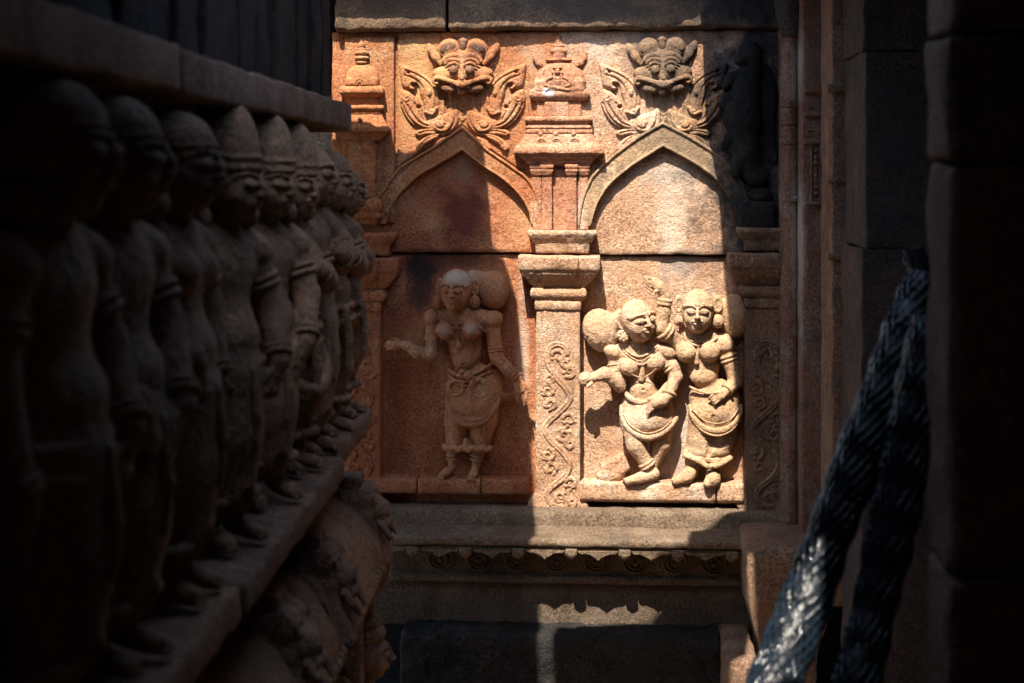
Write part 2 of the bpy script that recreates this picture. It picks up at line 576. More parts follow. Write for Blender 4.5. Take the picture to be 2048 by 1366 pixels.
# ------------------------------------------------------------------ low relief (height fields)
class Relief:
    def __init__(self, x0, x1, y0, y1, step=1.6):
        self.x = np.arange(x0, x1 + step, step)
        self.y = np.arange(y0, y1 + step, step)
        self.X, self.Y = np.meshgrid(self.x, self.y, indexing='ij')
        self.H = np.full(self.X.shape, -3.0)

    def _seg(self, P):
        best = np.full(self.X.shape, 1e9)
        rr = np.zeros(self.X.shape)
        for p, q in zip(P[:-1], P[1:]):
            dx, dy = q[0] - p[0], q[1] - p[1]
            L2 = dx * dx + dy * dy + 1e-9
            tt = np.clip(((self.X - p[0]) * dx + (self.Y - p[1]) * dy) / L2, 0, 1)
            d = np.hypot(self.X - p[0] - tt * dx, self.Y - p[1] - tt * dy)
            if len(p) > 2:
                r = p[2] + (q[2] - p[2]) * tt
                m = d - r < best - rr
                best = np.where(m, d, best)
                rr = np.where(m, r, rr)
            else:
                best = np.minimum(best, d)
        return best, rr

    def _max(self, h, k=1.5):
        a, b = self.H, h
        hh = np.maximum(k - np.abs(a - b), 0) / k
        both = (a > -1) & (b > -1)
        self.H = np.where(both, np.maximum(a, b) + hh * hh * k * .25, np.maximum(a, b))

    def stroke(self, P, h, base=0.):
        d, r = self._seg(P)
        q = d / np.maximum(r, .01)
        self._max(np.where(q < 1, base + h * np.sqrt(np.maximum(1 - q * q, 0)), -3.0))
        return self

    def poly(self, P, h, R, base=0.):
        P = list(P)
        d, _ = self._seg([(p[0], p[1]) for p in P + P[:1]])
        ins = np.zeros(self.X.shape, bool)
        n = len(P)
        for i in range(n):
            x1, y1 = P[i][:2]
            x2, y2 = P[(i + 1) % n][:2]
            if y1 == y2:
                continue
            c = ((y1 > self.Y) != (y2 > self.Y)) & (self.X < (x2 - x1) * (self.Y - y1) / (y2 - y1) + x1)
            ins ^= c
        u = np.clip(d / R, 0, 1)
        self._max(np.where(ins, base + h * np.sqrt(1 - (1 - u) ** 2), -3.0))
        return self

    def ell(self, cx, cy, rx, ry, h, base=0., rot=0):
        x, y = self.X - cx, self.Y - cy
        if rot:
            ca, sa = math.cos(math.radians(rot)), math.sin(math.radians(rot))
            x, y = ca * x + sa * y, -sa * x + ca * y
        q = (x / rx) ** 2 + (y / ry) ** 2
        self._max(np.where(q < 1, base + h * np.sqrt(np.maximum(1 - q, 0)), -3.0))
        return self

    def groove(self, P, w, dep):
        d, _ = self._seg(P)
        self.H = np.where(self.H > 0, np.maximum(self.H - dep * np.exp(-(d / w) ** 2), .3), self.H)
        return self

    def pit(self, cx, cy, r, dep):
        q = np.hypot(self.X - cx, self.Y - cy) / r
        self.H = np.where(self.H > 0, np.maximum(self.H - dep * np.exp(-q ** 4), .2), self.H)
        return self

    def mesh(self, name, fr, mat, z0=0., rough=.5, taper=None):
        H = self.H.copy()
        P = np.stack([self.X, self.Y, self.X * 0], -1)
        H = np.where(H > -1, H + fbm(P, 8, 2) * rough, H)
        ok = H > -1
        cell = ok[:-1, :-1] | ok[1:, :-1] | ok[:-1, 1:] | ok[1:, 1:]
        need = np.zeros(H.shape, bool)
        need[:-1, :-1] |= cell
        need[1:, :-1] |= cell
        need[:-1, 1:] |= cell
        need[1:, 1:] |= cell
        idx = np.full(H.shape, -1, np.int32)
        idx[need] = np.arange(need.sum())
        V = np.stack([self.X[need], self.Y[need], z0 + H[need]], 1)
        a = np.argwhere(cell)
        i, j = a[:, 0], a[:, 1]
        Q = np.stack([idx[i, j], idx[i, j + 1], idx[i + 1, j + 1], idx[i + 1, j]], 1)
        return mesh_from(name, fr.local(V), Q, mat)


def cat(P, n=6, closed=False):
    """Catmull-Rom through points of any width"""
    P = [np.array(p, float) for p in P]
    Q = ([P[-1]] + P + [P[0], P[1]]) if closed else ([2 * P[0] - P[1]] + P + [2 * P[-1] - P[-2]])
    out = []
    for i in range(1, len(Q) - 2):
        for k in range(n):
            tt = k / n
            a, b, c, d = Q[i - 1], Q[i], Q[i + 1], Q[i + 2]
            out.append(.5 * (2 * b + (c - a) * tt + (2 * a - 5 * b + 4 * c - d) * tt ** 2 + (3 * b - 3 * c + d - a) * tt ** 3))
    if not closed:
        out.append(P[-1])
    return [tuple(o) for o in out]


def spiral(cx, cy, r0, a0, turns, r_s, n=26, sgn=1):
    out = []
    for i in range(n):
        u = i / (n - 1)
        a = math.radians(a0) + sgn * turns * 2 * math.pi * u
        r = r0 * (1 - u) ** .8
        out.append((cx + r * math.cos(a), cy + r * math.sin(a), r_s * (1 - .35 * u)))
    return out


# ------------------------------------------------------------------ worked stone: lofted mouldings and slabs
def resample(P, step, ch):
    """polyline with cut corners, resampled"""
    P = [np.array(p, float) for p in P]
    out = [P[0]]
    for i in range(1, len(P) - 1):
        a, b, c = P[i - 1], P[i], P[i + 1]
        la, lc = np.linalg.norm(b - a), np.linalg.norm(c - b)
        out.append(b + (a - b) * min(ch / max(la, 1e-6), .45))
        out.append(b + (c - b) * min(ch / max(lc, 1e-6), .45))
    out.append(P[-1])
    res = [out[0]]
    for a, b in zip(out[:-1], out[1:]):
        n = max(1, int(np.linalg.norm(b - a) / step))
        for k in range(1, n + 1):
            res.append(a + (b - a) * k / n)
    return np.array(res)


def loft(cx, levels, zb=-6, step=6, ch=2.0, rough=1.0, seed=0, nscale=22, hwR=None):
    """levels: (y, half width, z front). Rectangular section with cut corners, weathered"""
    lv = resample([(l[0], l[1], l[2]) for l in levels], step, ch)
    # close top and bottom by pulling in to the back
    hwm = max(l[1] for l in levels)
    nf = max(3, int(2 * hwm / step))
    rows = []
    for (y, hw, z) in lv:
        c2 = min(ch, hw * .4, max((z - zb) * .4, .2))
        ring = [(-hw, zb)]
        ns = max(1, int((max(l[2] for l in levels) - zb) / step))
        for i in range(1, ns + 1):
            ring.append((-hw, zb + (z - c2 - zb) * i / ns))
        for i in range(nf + 1):
            u = i / nf
            ring.append((-hw + c2 + (2 * hw - 2 * c2) * u, z))
        for i in range(ns, -1, -1):
            ring.append((hw, zb + (z - c2 - zb) * i / ns))
        rows.append([(cx + p[0], y, p[1]) for p in ring])
    G = np.array(rows)
    n, m = G.shape[:2]
    if rough:
        Nn = np.stack([fbm(G, nscale, seed), fbm(G, nscale, seed + 11), fbm(G, nscale, seed + 23)], -1)
        fade = np.clip((G[..., 2:3] - zb) / 6, 0, 1)
        Nf = np.stack([vnoise(G, nscale * .3, seed + 31), vnoise(G, nscale * .3, seed + 37), vnoise(G, nscale * .3, seed + 41)], -1)
        G = G + (Nn + Nf * .38) * rough * fade
        # chips knocked out of the arrises
        chip = np.clip((vnoise(G, 13.0, seed + 53) - .42) * 3.2, 0, 1) * min(rough, 2.2) * 1.7
        zmax = G[..., 2].max()
        edge = np.zeros(G.shape[:2])
        edge[1:-1] = np.clip((np.abs(np.diff(G[..., 2], 2, axis=0)) - .5) / 2.5, 0, 1)
        G[..., 2] -= chip * edge * fade[..., 0]
    V = G.reshape(-1, 3)
    I = np.arange(n * m).reshape(n, m)
    a, b, c, d = I[:-1, :-1], I[1:, :-1], I[1:, 1:], I[:-1, 1:]
    F = [tuple(f) for f in np.stack([a, b, c, d], -1).reshape(-1, 4)]
    F.append(tuple(I[0, :]))
    F.append(tuple(I[-1, ::-1]))
    return V, F


def stonework(name, fr, cx, levels, mat, parent=None, **kw):
    V, F = loft(cx, levels, **kw)
    return put(name, mesh_from(name, fr.local(V), F, mat), fr, parent)


def slab_px(name, fr, x0, x1, y0, y1, zf, zb, mat, parent=None, rough=.8, step=7, seed=0, ch=2.0, nscale=25):
    hw = (x1 - x0) / 2
    return stonework(name, fr, (x0 + x1) / 2, [(y0, hw - .01, zb + .5), (y0, hw, zf), (y1, hw, zf), (y1, hw - .01, zb + .5)],
                     mat, parent, zb=zb, step=step, ch=ch, rough=rough, seed=seed, nscale=nscale)


def block(name, lo, hi, mat, parent=None, rough=.003, step=.02, seed=0, ch=.006, nscale=.06):
    """world aligned weathered block, origin at its base centre"""
    lo, hi = np.array(lo, float), np.array(hi, float)
    bm = bmesh.new()
    bmesh.ops.create_cube(bm, size=1.0)
    sz = hi - lo
    c = (lo + hi) / 2
    for v in bm.verts:
        v.co = Vector((v.co.x * sz[0], v.co.y * sz[1], v.co.z * sz[2]))
    bmesh.ops.bevel(bm, geom=list(bm.edges), offset=min(ch, sz.min() * .3), segments=2, affect='EDGES', profile=.6)
    for ax in range(3):
        n = int(min(sz[ax] / step, 90))
        for i in range(1, n):
            p = Vector((0, 0, 0))
            p[ax] = -sz[ax] / 2 + sz[ax] * i / n
            nn = Vector((0, 0, 0))
            nn[ax] = 1
            bmesh.ops.bisect_plane(bm, geom=list(bm.verts) + list(bm.edges) + list(bm.faces), plane_co=p, plane_no=nn)
    V = np.array([v.co[:] for v in bm.verts])
    bm.verts.index_update()
    F = [[v.index for v in f.verts] for f in bm.faces]
    bm.free()
    V = V + np.stack([fbm(V + c, nscale, seed), fbm(V + c, nscale, seed + 7), fbm(V + c, nscale, seed + 13)], 1) * rough
    V[:, 2] += sz[2] / 2
    fr = Local((c[0], c[1], lo[2]))
    me = mesh_from(name, V, F, mat)
    o = put(name, me, fr, None)
    if parent is not None:
        o.parent = parent
        o.location = Vector((c[0], c[1], lo[2])) - parent.location
    return o

# ================================================================== the setting
gv = [(-40, -40, 0), (40, -40, 0), (40, 40, 0), (-40, 40, 0)]
tag(put("ground", mesh_from("ground", gv, [(0, 1, 2, 3)], 'ground', False)), kind="structure")

ZR = EZ + 0.86                      # underside of the unseen roof that shapes the sunlight


def to_roof(p):
    h = ZR - p.z
    return (p.x - LX * h, p.y - LY * h)


# roof openings shaped from the sunlit areas; eaves inferred from the shadow edges
open_main = [to_roof(pix(x, y, w)) for x, y, w in (
    (560, 34, .056), (888, 36, .056), (894, 45, .056), (1180, 43, .056), (1290, 49, .056), (1340, 58, .056), (1404, 60, .02), (1412, 250, .02), (1438, 400, 0), (1445, 500, 0),
    (1452, 600, -.02), (1486, 950, 0.0), (1490, 1030, .05), (1380, 1062, .18), (1374, 1085, .3), (1332, 1200, .15), (1300, 1243, .15),
    (1114, 1256, .2), (1108, 1366, .3), (1106, 1430, .3), (1084, 1430, .3), (1084, 1262, .2), (1078, 1230, .15), (1072, 1075, .25), (1070, 1010, .02),
    (1058, 850, -.02), (1034, 600, -.02), (1008, 520, -.02), (985, 490, 0), (974, 350, 0), (967, 292, .03), (940, 262, .03), (915, 248, .03), (890, 268, .03), (866, 288, .02),
    (806, 299, .02), (790, 286, .02), (762, 288, .03), (745, 266, .03), (690, 256, .03), (560, 246, .03))]
open_side = [to_roof(pix(x, y, w)) for x, y, w in ((1486, 1112, .47), (1506, 1122, .47), (1512, 1290, .5), (1506, 1400, .55), (1462, 1400, .55), (1462, 1322, .55), (1492, 1290, .5))]  # hole cut so sun lands on the side slab and footing stone
open_small = [to_roof(ray(x, y, d)) for x, y, d in ((1650, 1150, 2.62), (1640, 1300, 2.5), (1600, 1440, 2.5), (1450, 1440, 2.45), (1500, 1225, 2.55), (1570, 1160, 2.55))]  # hole cut so sun lands on the bundle's foot
open_fill = [(-.70, -3.5), (.30, -3.45), (.34, -2.22), (-.5, -2.16), (-.71, -2.2)]  # unseen opening added to let in sky and bounced sun as fill
outer = [(-5, -11), (5, -11), (5, .9), (-5, .9)]


def roof_mesh():
    loops = [outer, open_main, open_side, open_small, open_fill]
    tris = tessellate_polygon([[Vector((x, y, 0)) for x, y in lp] for lp in loops])
    flat = [p for lp in loops for p in lp]
    n = len(flat)
    T = .14
    V = [(x, y, ZR) for x, y in flat] + [(x - LX * T, y - LY * T, ZR + T) for x, y in flat]
    F = [tuple(t) for t in tris] + [tuple(i + n for i in reversed(t)) for t in tris]
    o = 0
    for lp in loops:
        m = len(lp)
        for i in range(m):
            a, b = o + i, o + (i + 1) % m
            F.append((a, b, b + n, a + n))
        o += m
    return mesh_from("unseen_roof_slab", V, F, 'grey', False)


tag(put("unseen_roof_slab", roof_mesh()), kind="structure")  # unseen roof, joined from inferred eaves and cut to shape light and shade
tag(block("added_rear_wall", (-5, -10.6, 0), (5, -10.2, ZR + .05), 'grey', step=.5), kind="structure")  # unseen wall added to keep sky light off the near figures

# ------------------------------------------------------------------ end wall: stone courses
fw = Frame(1120, 1000)
end_wall = thing("carved_end_wall", fw, "end wall of large red and tan sandstone blocks behind the three carved women", "wall")
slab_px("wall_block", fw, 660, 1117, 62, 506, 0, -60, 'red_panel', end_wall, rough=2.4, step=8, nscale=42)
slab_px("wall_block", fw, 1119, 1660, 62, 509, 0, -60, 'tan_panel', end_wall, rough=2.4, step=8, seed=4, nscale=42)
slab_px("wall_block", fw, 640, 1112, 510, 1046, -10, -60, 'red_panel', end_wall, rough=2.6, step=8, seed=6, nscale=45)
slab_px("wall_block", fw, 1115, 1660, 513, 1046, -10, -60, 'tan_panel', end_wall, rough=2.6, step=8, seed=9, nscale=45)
slab_px("backing_block", fw, 500, 1900, -460, 1500, -62, -120, 'soot', end_wall, rough=0, step=60)

# lintel course of two blocks above the carvings
f = Frame(790, 60, 28)
tag(stonework("lintel_block", f, 780, [(-420, 112, 20), (-40, 112, 26), (34, 112, 27), (52, 112, 28), (60, 111, 24), (63, 111, -10)], 'beam', zb=-50, step=6, rough=3.4, ch=3, nscale=30),
    "dark lintel block with a sunlit lower lip above the left carved panel", "lintel")
f = Frame(1290, 60, 28)
tag(stonework("lintel_block", f, 1290, [(-420, 394, 16), (-60, 394, 22), (36, 394, 27), (49, 394, 29), (56, 393, 25), (60, 393, -10)], 'beam', zb=-50, step=6, rough=4.6, ch=3, seed=5, nscale=34),
    "long dark lintel block with a chipped lower edge above both monster faces", "lintel")

# ------------------------------------------------------------------ spandrels (raised field above the arches)
ARCH_L_IN = [(772, 448), (783, 414), (808, 379), (840, 351), (881, 327), (924, 301), (963, 331), (1004, 358), (1037, 389), (1055, 418), (1063, 448)]
ARCH_L_OUT = [(742, 448), (752, 400), (776, 361), (800, 331), (840, 307), (881, 281), (924, 250), (972, 294), (1018, 326), (1052, 350), (1074, 384), (1090, 448)]
ARCH_R_IN = [(1183, 452), (1192, 420), (1205, 393), (1223, 369), (1264, 334), (1326, 295), (1381, 325), (1422, 353), (1450, 386), (1470, 420), (1480, 452)]
ARCH_R_OUT = [(1156, 452), (1166, 392), (1187, 347), (1234, 303), (1278, 271), (1325, 243), (1381, 272), (1424, 300), (1460, 332), (1488, 372), (1508, 452)]


def yinterp(curve, x):
    xs = [p[0] for p in curve]
    ys = [p[1] for p in curve]
    return np.interp(x, xs, ys)


def spandrel(name, fr, x0, x1, ytop, curve, z, mat, label, seed):
    nx, ny = int((x1 - x0) / 6), 60
    xs = np.linspace(x0, x1, nx)
    yb = yinterp(curve, xs) - 2
    yb = np.where((xs < curve[0][0]) | (xs > curve[-1][0]), 448, yb)
    G = np.zeros((nx, ny, 3))
    for j in range(ny):
        u = j / (ny - 1)
        G[:, j, 0] = xs
        G[:, j, 1] = ytop + (yb - ytop) * u
        G[:, j, 2] = z
    G[..., 2] += fbm(G, 26, seed) * 1.5
    front = G.reshape(-1, 3)
    back = front.copy()
    back[:, 2] = -3
    V = np.concatenate([front, back])
    I = np.arange(nx * ny).reshape(nx, ny)
    F = [tuple(q) for q in np.stack([I[:-1, :-1], I[:-1, 1:], I[1:, 1:], I[1:, :-1]], -1).reshape(-1, 4)]
    n = nx * ny
    ring = list(I[:, 0]) + list(I[-1, 1:]) + list(I[::-1, -1][1:]) + list(I[0, ::-1][1:-1])
    for a, b in zip(ring, ring[1:] + ring[:1]):
        F.append((a, b, b + n, a + n))
    tag(put(name, mesh_from(name, fr.local(V), F, mat), fr), label, "spandrel")


spandrel("spandrel_slab", Frame(900, 200, 6), 794, 1117, 64, ARCH_L_OUT, 6, 'orange_spandrel', "orange flat stone field behind the left monster face above the left arch", 3)
spandrel("spandrel_slab", Frame(1330, 200, 6), 1119, 1600, 62, ARCH_R_OUT, 6, 'tan_panel', "tan stone field with dark stone and painted shade behind the right monster face", 8)


def arch_band(name, ci, co, fr, mat, label):
    def halves(c):
        k = min(range(len(c)), key=lambda i: c[i][1])
        return cat(c[:k + 1], 5)[:-1] + cat(c[k:], 5)
    inn, out = halves(ci), halves(co)

    def even(c, n):
        # apex stays sharp: resample the two halves separately
        k = min(range(len(c)), key=lambda i: c[i][1])
        res = []
        for half in (c[:k + 1], c[k:]):
            P = np.array(half)[:, :2]
            L = np.concatenate([[0], np.cumsum(np.linalg.norm(np.diff(P, axis=0), axis=1))])
            s = np.linspace(0, L[-1], n)
            res.append(np.stack([np.interp(s, L, P[:, 0]), np.interp(s, L, P[:, 1])], 1))
        return np.concatenate([res[0], res[1][1:]])
    n = 42
    A, B = even(inn, n), even(out, n)
    prof = [(0, -3), (0.0, 9), (.012, 15), (.03, 17.5), (.085, 18), (.11, 17), (.125, 14), (.15, 13.5), (.3, 14), (.5, 14.2), (.7, 14), (.82, 13.5), (.845, 14.5), (.86, 17), (.90, 18), (.96, 17.5), (.985, 15), (1.0, 9), (1.0, -3)]
    G = np.zeros((len(A), len(prof), 3))
    for j, (u, z) in enumerate(prof):
        G[:, j, :2] = A + (B - A) * u
        G[:, j, 2] = z
    G += np.stack([fbm(G, 12, 2), fbm(G, 12, 6), fbm(G, 18, 9)], -1) * np.array([.8, .8, .9])
    I = np.arange(G.shape[0] * G.shape[1]).reshape(G.shape[:2])
    Q = np.stack([I[:-1, :-1], I[1:, :-1], I[1:, 1:], I[:-1, 1:]], -1).reshape(-1, 4)
    tag(put(name, mesh_from(name, fr.local(G.reshape(-1, 3)), Q.copy(), mat), fr), label, "arch")


arch_band("pointed_arch", ARCH_L_IN, ARCH_L_OUT, Frame(920, 440, 14), 'orange', "orange pointed stone arch band over the single standing woman")
arch_band("pointed_arch", ARCH_R_IN, ARCH_R_OUT, Frame(1326, 440, 14), 'tan_arch', "tan pointed stone arch band over the pair of dancing women")

# ------------------------------------------------------------------ pilasters


def vine_relief():
    r = Relief(1074, 1158, 680, 1026, 1.3)
    st = cat([(1135, 706, 5), (1127, 691, 6), (1110, 688, 6.5), (1097, 700, 7), (1096, 724, 7), (1112, 752, 7), (1134, 778, 7), (1140, 797, 7), (1124, 818, 7), (1098, 842, 7), (1090, 858, 7),
              (1102, 880, 7), (1130, 908, 7), (1139, 928, 7), (1128, 952, 7), (1102, 974, 7), (1094, 990, 6.5), (1104, 1008, 5.5), (1124, 1012, 5)], 6)
    r.stroke(st, 4.2)
    r.groove([(p[0], p[1]) for p in st], 1.3, 1.8)
    rl = random.Random(5)
    for cx, cy, r0, a0, sg in ((1117, 712, 14, 200, 1), (1139, 742, 12, 120, -1), (1096, 780, 13, -60, 1), (1100, 808, 11, 20, -1), (1138, 838, 13, 200, 1), (1128, 868, 14, 150, -1), (1096, 908, 13, -40, 1),
                               (1102, 936, 12, 0, -1), (1142, 966, 12, 210, 1), (1122, 992, 11, 120, 1), (1144, 1002, 8, 60, -1), (1132, 726, 9, 40, 1), (1140, 886, 9, 200, -1), (1100, 756, 9, 90, 1)):
        r.stroke(spiral(cx, cy, r0, a0, 1.1, 5.0, sgn=sg), 3.6)
        for k in range(6):
            a = math.radians(a0 + 62 * k + rl.uniform(-20, 20))
            r.ell(cx + r0 * .95 * math.cos(a), cy + r0 * .95 * math.sin(a), rl.uniform(4, 7), rl.uniform(3, 4.5), rl.uniform(2.4, 3.6), rot=math.degrees(a) + 60)
        r.pit(cx, cy, 2.4, 3.2)
    return r


fpil = Frame(1117, 1027, 20)
vine_me = vine_relief().mesh("vine_carving", fpil, 'tan', z0=25.5, rough=.9)


def pilaster(dx, mats, label):
    fr = Frame(1117 + dx, 1027, 20)
    f0 = Frame(1117, 1027, 20)
    f0.loc = fr.loc
    t = thing("pilaster", fr, label, "pilaster", "carved pilasters of the end wall")
    a, b, c = mats
    stonework("shaft", f0, 1116, [(618, 44, 26), (984, 44.5, 26), (1006, 60, 27), (1012, 61, 27), (1028, 48, 27), (1029, 47, 0)], b, t, zb=-14, rough=1.1, seed=1)
    ring = stonework("neck_band", f0, 1116, [(600, 45, 10), (600, 46, 30), (619, 46, 30), (621, 44, 22)], c, t, zb=-14, rough=.8, seed=2)
    stonework("cushion", f0, 1117, [(573, 48, 24), (576, 53, 31), (582, 56, 36), (590, 56, 36), (596, 53, 32), (601, 46, 26)], c, t, zb=-14, rough=1.0, seed=3, ch=1.5)
    aba = stonework("abacus", f0, 1119, [(510, 79, 0), (510, 80, 52), (514, 81, 54), (531, 81, 53), (538, 80, 52), (541, 77, 48), (545, 76, 47), (550, 74, 44), (556, 66, 40), (561, 63, 36), (567, 58, 32), (574, 50, 28), (575, 49, 0)],
              c, t, zb=-14, rough=1.4, seed=4, ch=1.6, step=5)
    stonework("upper_block", f0, 1125, [(460, 66, 0), (460, 68, 43), (467, 69, 45), (472, 67, 42), (476, 63, 40), (485, 57, 34), (487, 54, 33), (506, 53, 31), (507, 52, 0)],
              c, t, zb=-8, rough=1.2, seed=5, ch=1.5, step=5)
    v = put("vine_carving", vine_me if b == 'tan' else vine_me.copy(), parent=t)
    if b != 'tan':
        v.data.materials[0] = M[b]
    stonework("abacus_face", f0, 1119, [(512, 37, 0), (512, 38, 58), (516, 38.5, 59), (530, 38.5, 58), (538, 38, 56), (540, 37, 52), (546, 36, 51), (551, 35, 47), (558, 34, 43), (562, 33, 20)], c, aba, zb=20, rough=1.2, seed=14, ch=1.4, step=5)
    return t


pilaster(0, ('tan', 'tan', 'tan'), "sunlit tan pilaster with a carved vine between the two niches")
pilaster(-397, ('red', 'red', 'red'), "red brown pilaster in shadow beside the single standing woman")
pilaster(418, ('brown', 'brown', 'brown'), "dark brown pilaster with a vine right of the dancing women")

# ------------------------------------------------------------------ miniature shrines above the pilasters


def pavilion(dx, mat, label):
    fr = Frame(1116 + dx, 460, 18)
    f0 = Frame(1116, 460, 18)
    f0.loc = fr.loc
    t = thing("miniature_shrine", fr, label, "shrine relief", "miniature shrines above the pilasters")
    t.scale.y = .88
    S = lambda name, cx, lv, **kw: stonework(name, f0, cx, lv, mat, t, **{**dict(zb=-2, rough=.9, ch=1.2, step=4), **kw})
    S("backing_strip", 1118, [(334, 58, 9), (462, 58, 9)], seed=1)
    for cx in (1073, 1094, 1143, 1166):
        z = 22 if cx in (1094, 1143) else 16
        col_ = S("colonnette", cx, [(352, 10, z), (461, 10.5, z)], seed=int(cx) % 7)
        stonework("colonnette_capital", f0, cx, [(329, 10, 4), (329, 13, z + 8), (335, 14, z + 9), (338, 12, z + 6), (341, 13.5, z + 8), (345, 12, z + 5), (349, 11, z + 4), (354, 9.5, z)], mat, col_, zb=-2, rough=.9, ch=1.2, step=4, seed=2)
    ent = S("entablature", 1118, [(268, 66, 4), (268, 67, 24), (276, 71, 28), (288, 80, 33), (293, 87, 40), (300, 90, 43), (307, 90, 43), (309, 84, 36), (312, 76, 33), (318, 74, 32), (319, 68, 28), (325, 66, 27), (331, 60, 22), (332, 58, 4)], seed=3, rough=1.2)
    S("frieze_band", 1118, [(257, 60, 4), (257, 66, 23), (266, 67, 24), (268, 64, 20)], seed=6)
    for px in (1083, 1113, 1149):
        r = Relief(px - 12, px + 12, 270, 292, 1.2)
        r.stroke(arc2(px, 286, 8.5, 8.5, 180, 360, 2.0), 3.0).stroke(arc2(px, 286, 4.4, 4.4, 180, 360, 1.6), 3.0)
        put("ring_medallion", r.mesh("ring_medallion", f0, mat, z0=30, rough=.4), parent=ent)
        small(f0, "drop", mat, t, lambda V: V.ell((px - 2, 268, 25), (5, 6, 4), 2), (px - 10, 258, 16), (px + 8, 278, 32), 1.4)
    S("cornice", 1117, [(232, 58, 4), (233, 66, 26), (239, 68, 28), (243, 66, 26), (246, 62, 20), (250, 61, 20), (253, 66, 25), (257, 66, 25), (258, 60, 4)], seed=7)
    S("neck", 1118, [(202, 44, 14), (234, 45, 14)], seed=8)
    S("neck_panel", 1113, [(203, 24, 18), (234, 25, 18)], seed=9)
    S("eave", 1119, [(177, 50, 4), (179, 56, 24), (184, 60, 27), (190, 61, 27), (195, 59, 24), (199, 54, 21), (203, 48, 17)], seed=10)
    small(f0, "dome", mat, t, lambda V: V.ell((1119, 158, 2), (52, 36, 26), 3).box((1119, 172, 8), (51, 14, 20), 8, 6), (1060, 118, -4), (1180, 192, 34), 1.7, .8)
    r = Relief(1080, 1152, 126, 186, 1.2)
    r.ell(1115, 144, 7.5, 7.5, 9).ell(1115, 136, 9.5, 3, 7).ell(1105, 146, 2.5, 4, 6).ell(1125, 146, 2.5, 4, 6)
    r.ell(1115, 163, 13, 11, 7).stroke(cat([(1104, 155, 4), (1094, 160, 4.5), (1090, 169, 4), (1100, 173, 3.5)], 5), 7).stroke(cat([(1126, 155, 4), (1136, 160, 4.5), (1141, 169, 4), (1131, 173, 3.5)], 5), 7)
    r.stroke(cat([(1092, 180, 4), (1104, 174, 5), (1120, 177, 5), (1138, 180, 4)], 5), 6)
    r.groove([(1108, 143), (1112, 143)], 1.2, 3).groove([(1118, 143), (1122, 143)], 1.2, 3).groove([(1104, 160), (1126, 160)], 1.2, 2)
    put("seated_figure", r.mesh("seated_figure", f0, mat, z0=24, rough=.5), parent=t)
    for sx in (-1, 1):
        small(f0, "horn", mat, t, lambda V: V.path([(1119 + sx * p[0], p[1], p[2], p[3]) for p in ((34, 130, 6, 7), (42, 126, 9, 6.5), (49, 117, 10, 5.5), (52, 106, 10, 3.4))], 2), (1056, 98, -2), (1184, 142, 22), 1.5)
    small(f0, "finial", mat, t, lambda V: V.ell((1117, 119, 6), (27, 4.5, 12), 1).cone((1117, 116, 6), 12, (1117, 110, 6), 13, 1).ell((1117, 101, 6), (17, 9, 13), 2).ell((1117, 91, 6), (12, 4, 10), 1)
          .ell((1117, 86, 6), (9, 3, 8), 1).cone((1116, 80, 6), 7.5, (1116, 68, 6), 2.0, 2), (1086, 62, -4), (1148, 126, 22), 1.4)
    return t


def arc2(cx, cy, rx, ry, a0, a1, r, n=14):
    return [(cx + rx * math.cos(math.radians(a0 + (a1 - a0) * i / (n - 1))), cy + ry * math.sin(math.radians(a0 + (a1 - a0) * i / (n - 1))), r) for i in range(n)]


pavilion(0, 'pink', "pink sandstone miniature shrine with four slim columns between the two arches")


def left_pavilion(mat, label):
    fr = Frame(724, 446, 18)
    t = thing("miniature_shrine", fr, label, "shrine relief", "miniature shrines above the pilasters")
    S = lambda name, lv, seed=0, cx=724: stonework(name, fr, cx, lv, mat, t, zb=6, rough=1.0, ch=1.2, step=4, seed=seed)
    S("colonnette", [(276, 28, 24), (400, 28, 24)], 4)
    S("colonnette_side", [(280, 40, 16), (396, 40, 16)], 5)
    S("colonnette_base", [(394, 30, 20), (400, 40, 30), (410, 44, 34), (419, 43, 33), (423, 39, 28), (429, 41, 30), (436, 40, 28), (440, 33, 22), (450, 33, 20)], 6)
    S("entablature", [(226, 40, 10), (227, 42, 22), (238, 46, 25), (250, 53, 31), (254, 58, 38), (262, 59, 39), (265, 53, 32), (271, 48, 30), (273, 42, 27), (279, 40, 26), (282, 34, 12)], 7)
    S("cornice", [(207, 36, 10), (209, 44, 27), (214, 46, 29), (218, 43, 26), (221, 38, 22), (226, 40, 23), (228, 38, 10)], 8)
    S("neck", [(188, 30, 17), (209, 31, 17)], 9)
    S("eave", [(168, 34, 10), (170, 40, 28), (176, 45, 33), (184, 46, 33), (188, 42, 26), (192, 34, 17)], 10)
    small(fr, "dome", mat, t, lambda V: V.ell((724, 150, 8), (34, 26, 22), 3).box((724, 162, 12), (34, 9, 17), 6, 5), (684, 118, 4), (764, 178, 36), 1.6, .8)
    r = Relief(704, 740, 150, 172, 1.2)
    r.stroke(arc2(721, 168, 10, 12, 180, 360, 2), 3).stroke(arc2(721, 168, 5, 6, 180, 360, 1.8), 3)
    put("ring_medallion", r.mesh("ring_medallion", fr, mat, z0=28, rough=.4), parent=t)
    small(fr, "finial", mat, t, lambda V: V.ell((723, 122, 14), (12, 4, 9), 1).ell((723, 113, 14), (15, 5.5, 11), 1).ell((723, 103, 14), (15, 6, 11), 1).ell((723, 96, 14), (10, 4, 8), 1).ell((722, 88, 14), (7.5, 7, 7), 1).cone((722, 84, 14), 4, (722, 78, 14), 2, 1), (704, 72, 4), (742, 130, 30), 1.3)
    small(fr, "drop", mat, t, lambda V: V.ell((722, 238, 28), (5, 6, 4), 2), (714, 228, 20), (730, 248, 36), 1.3)
    return t


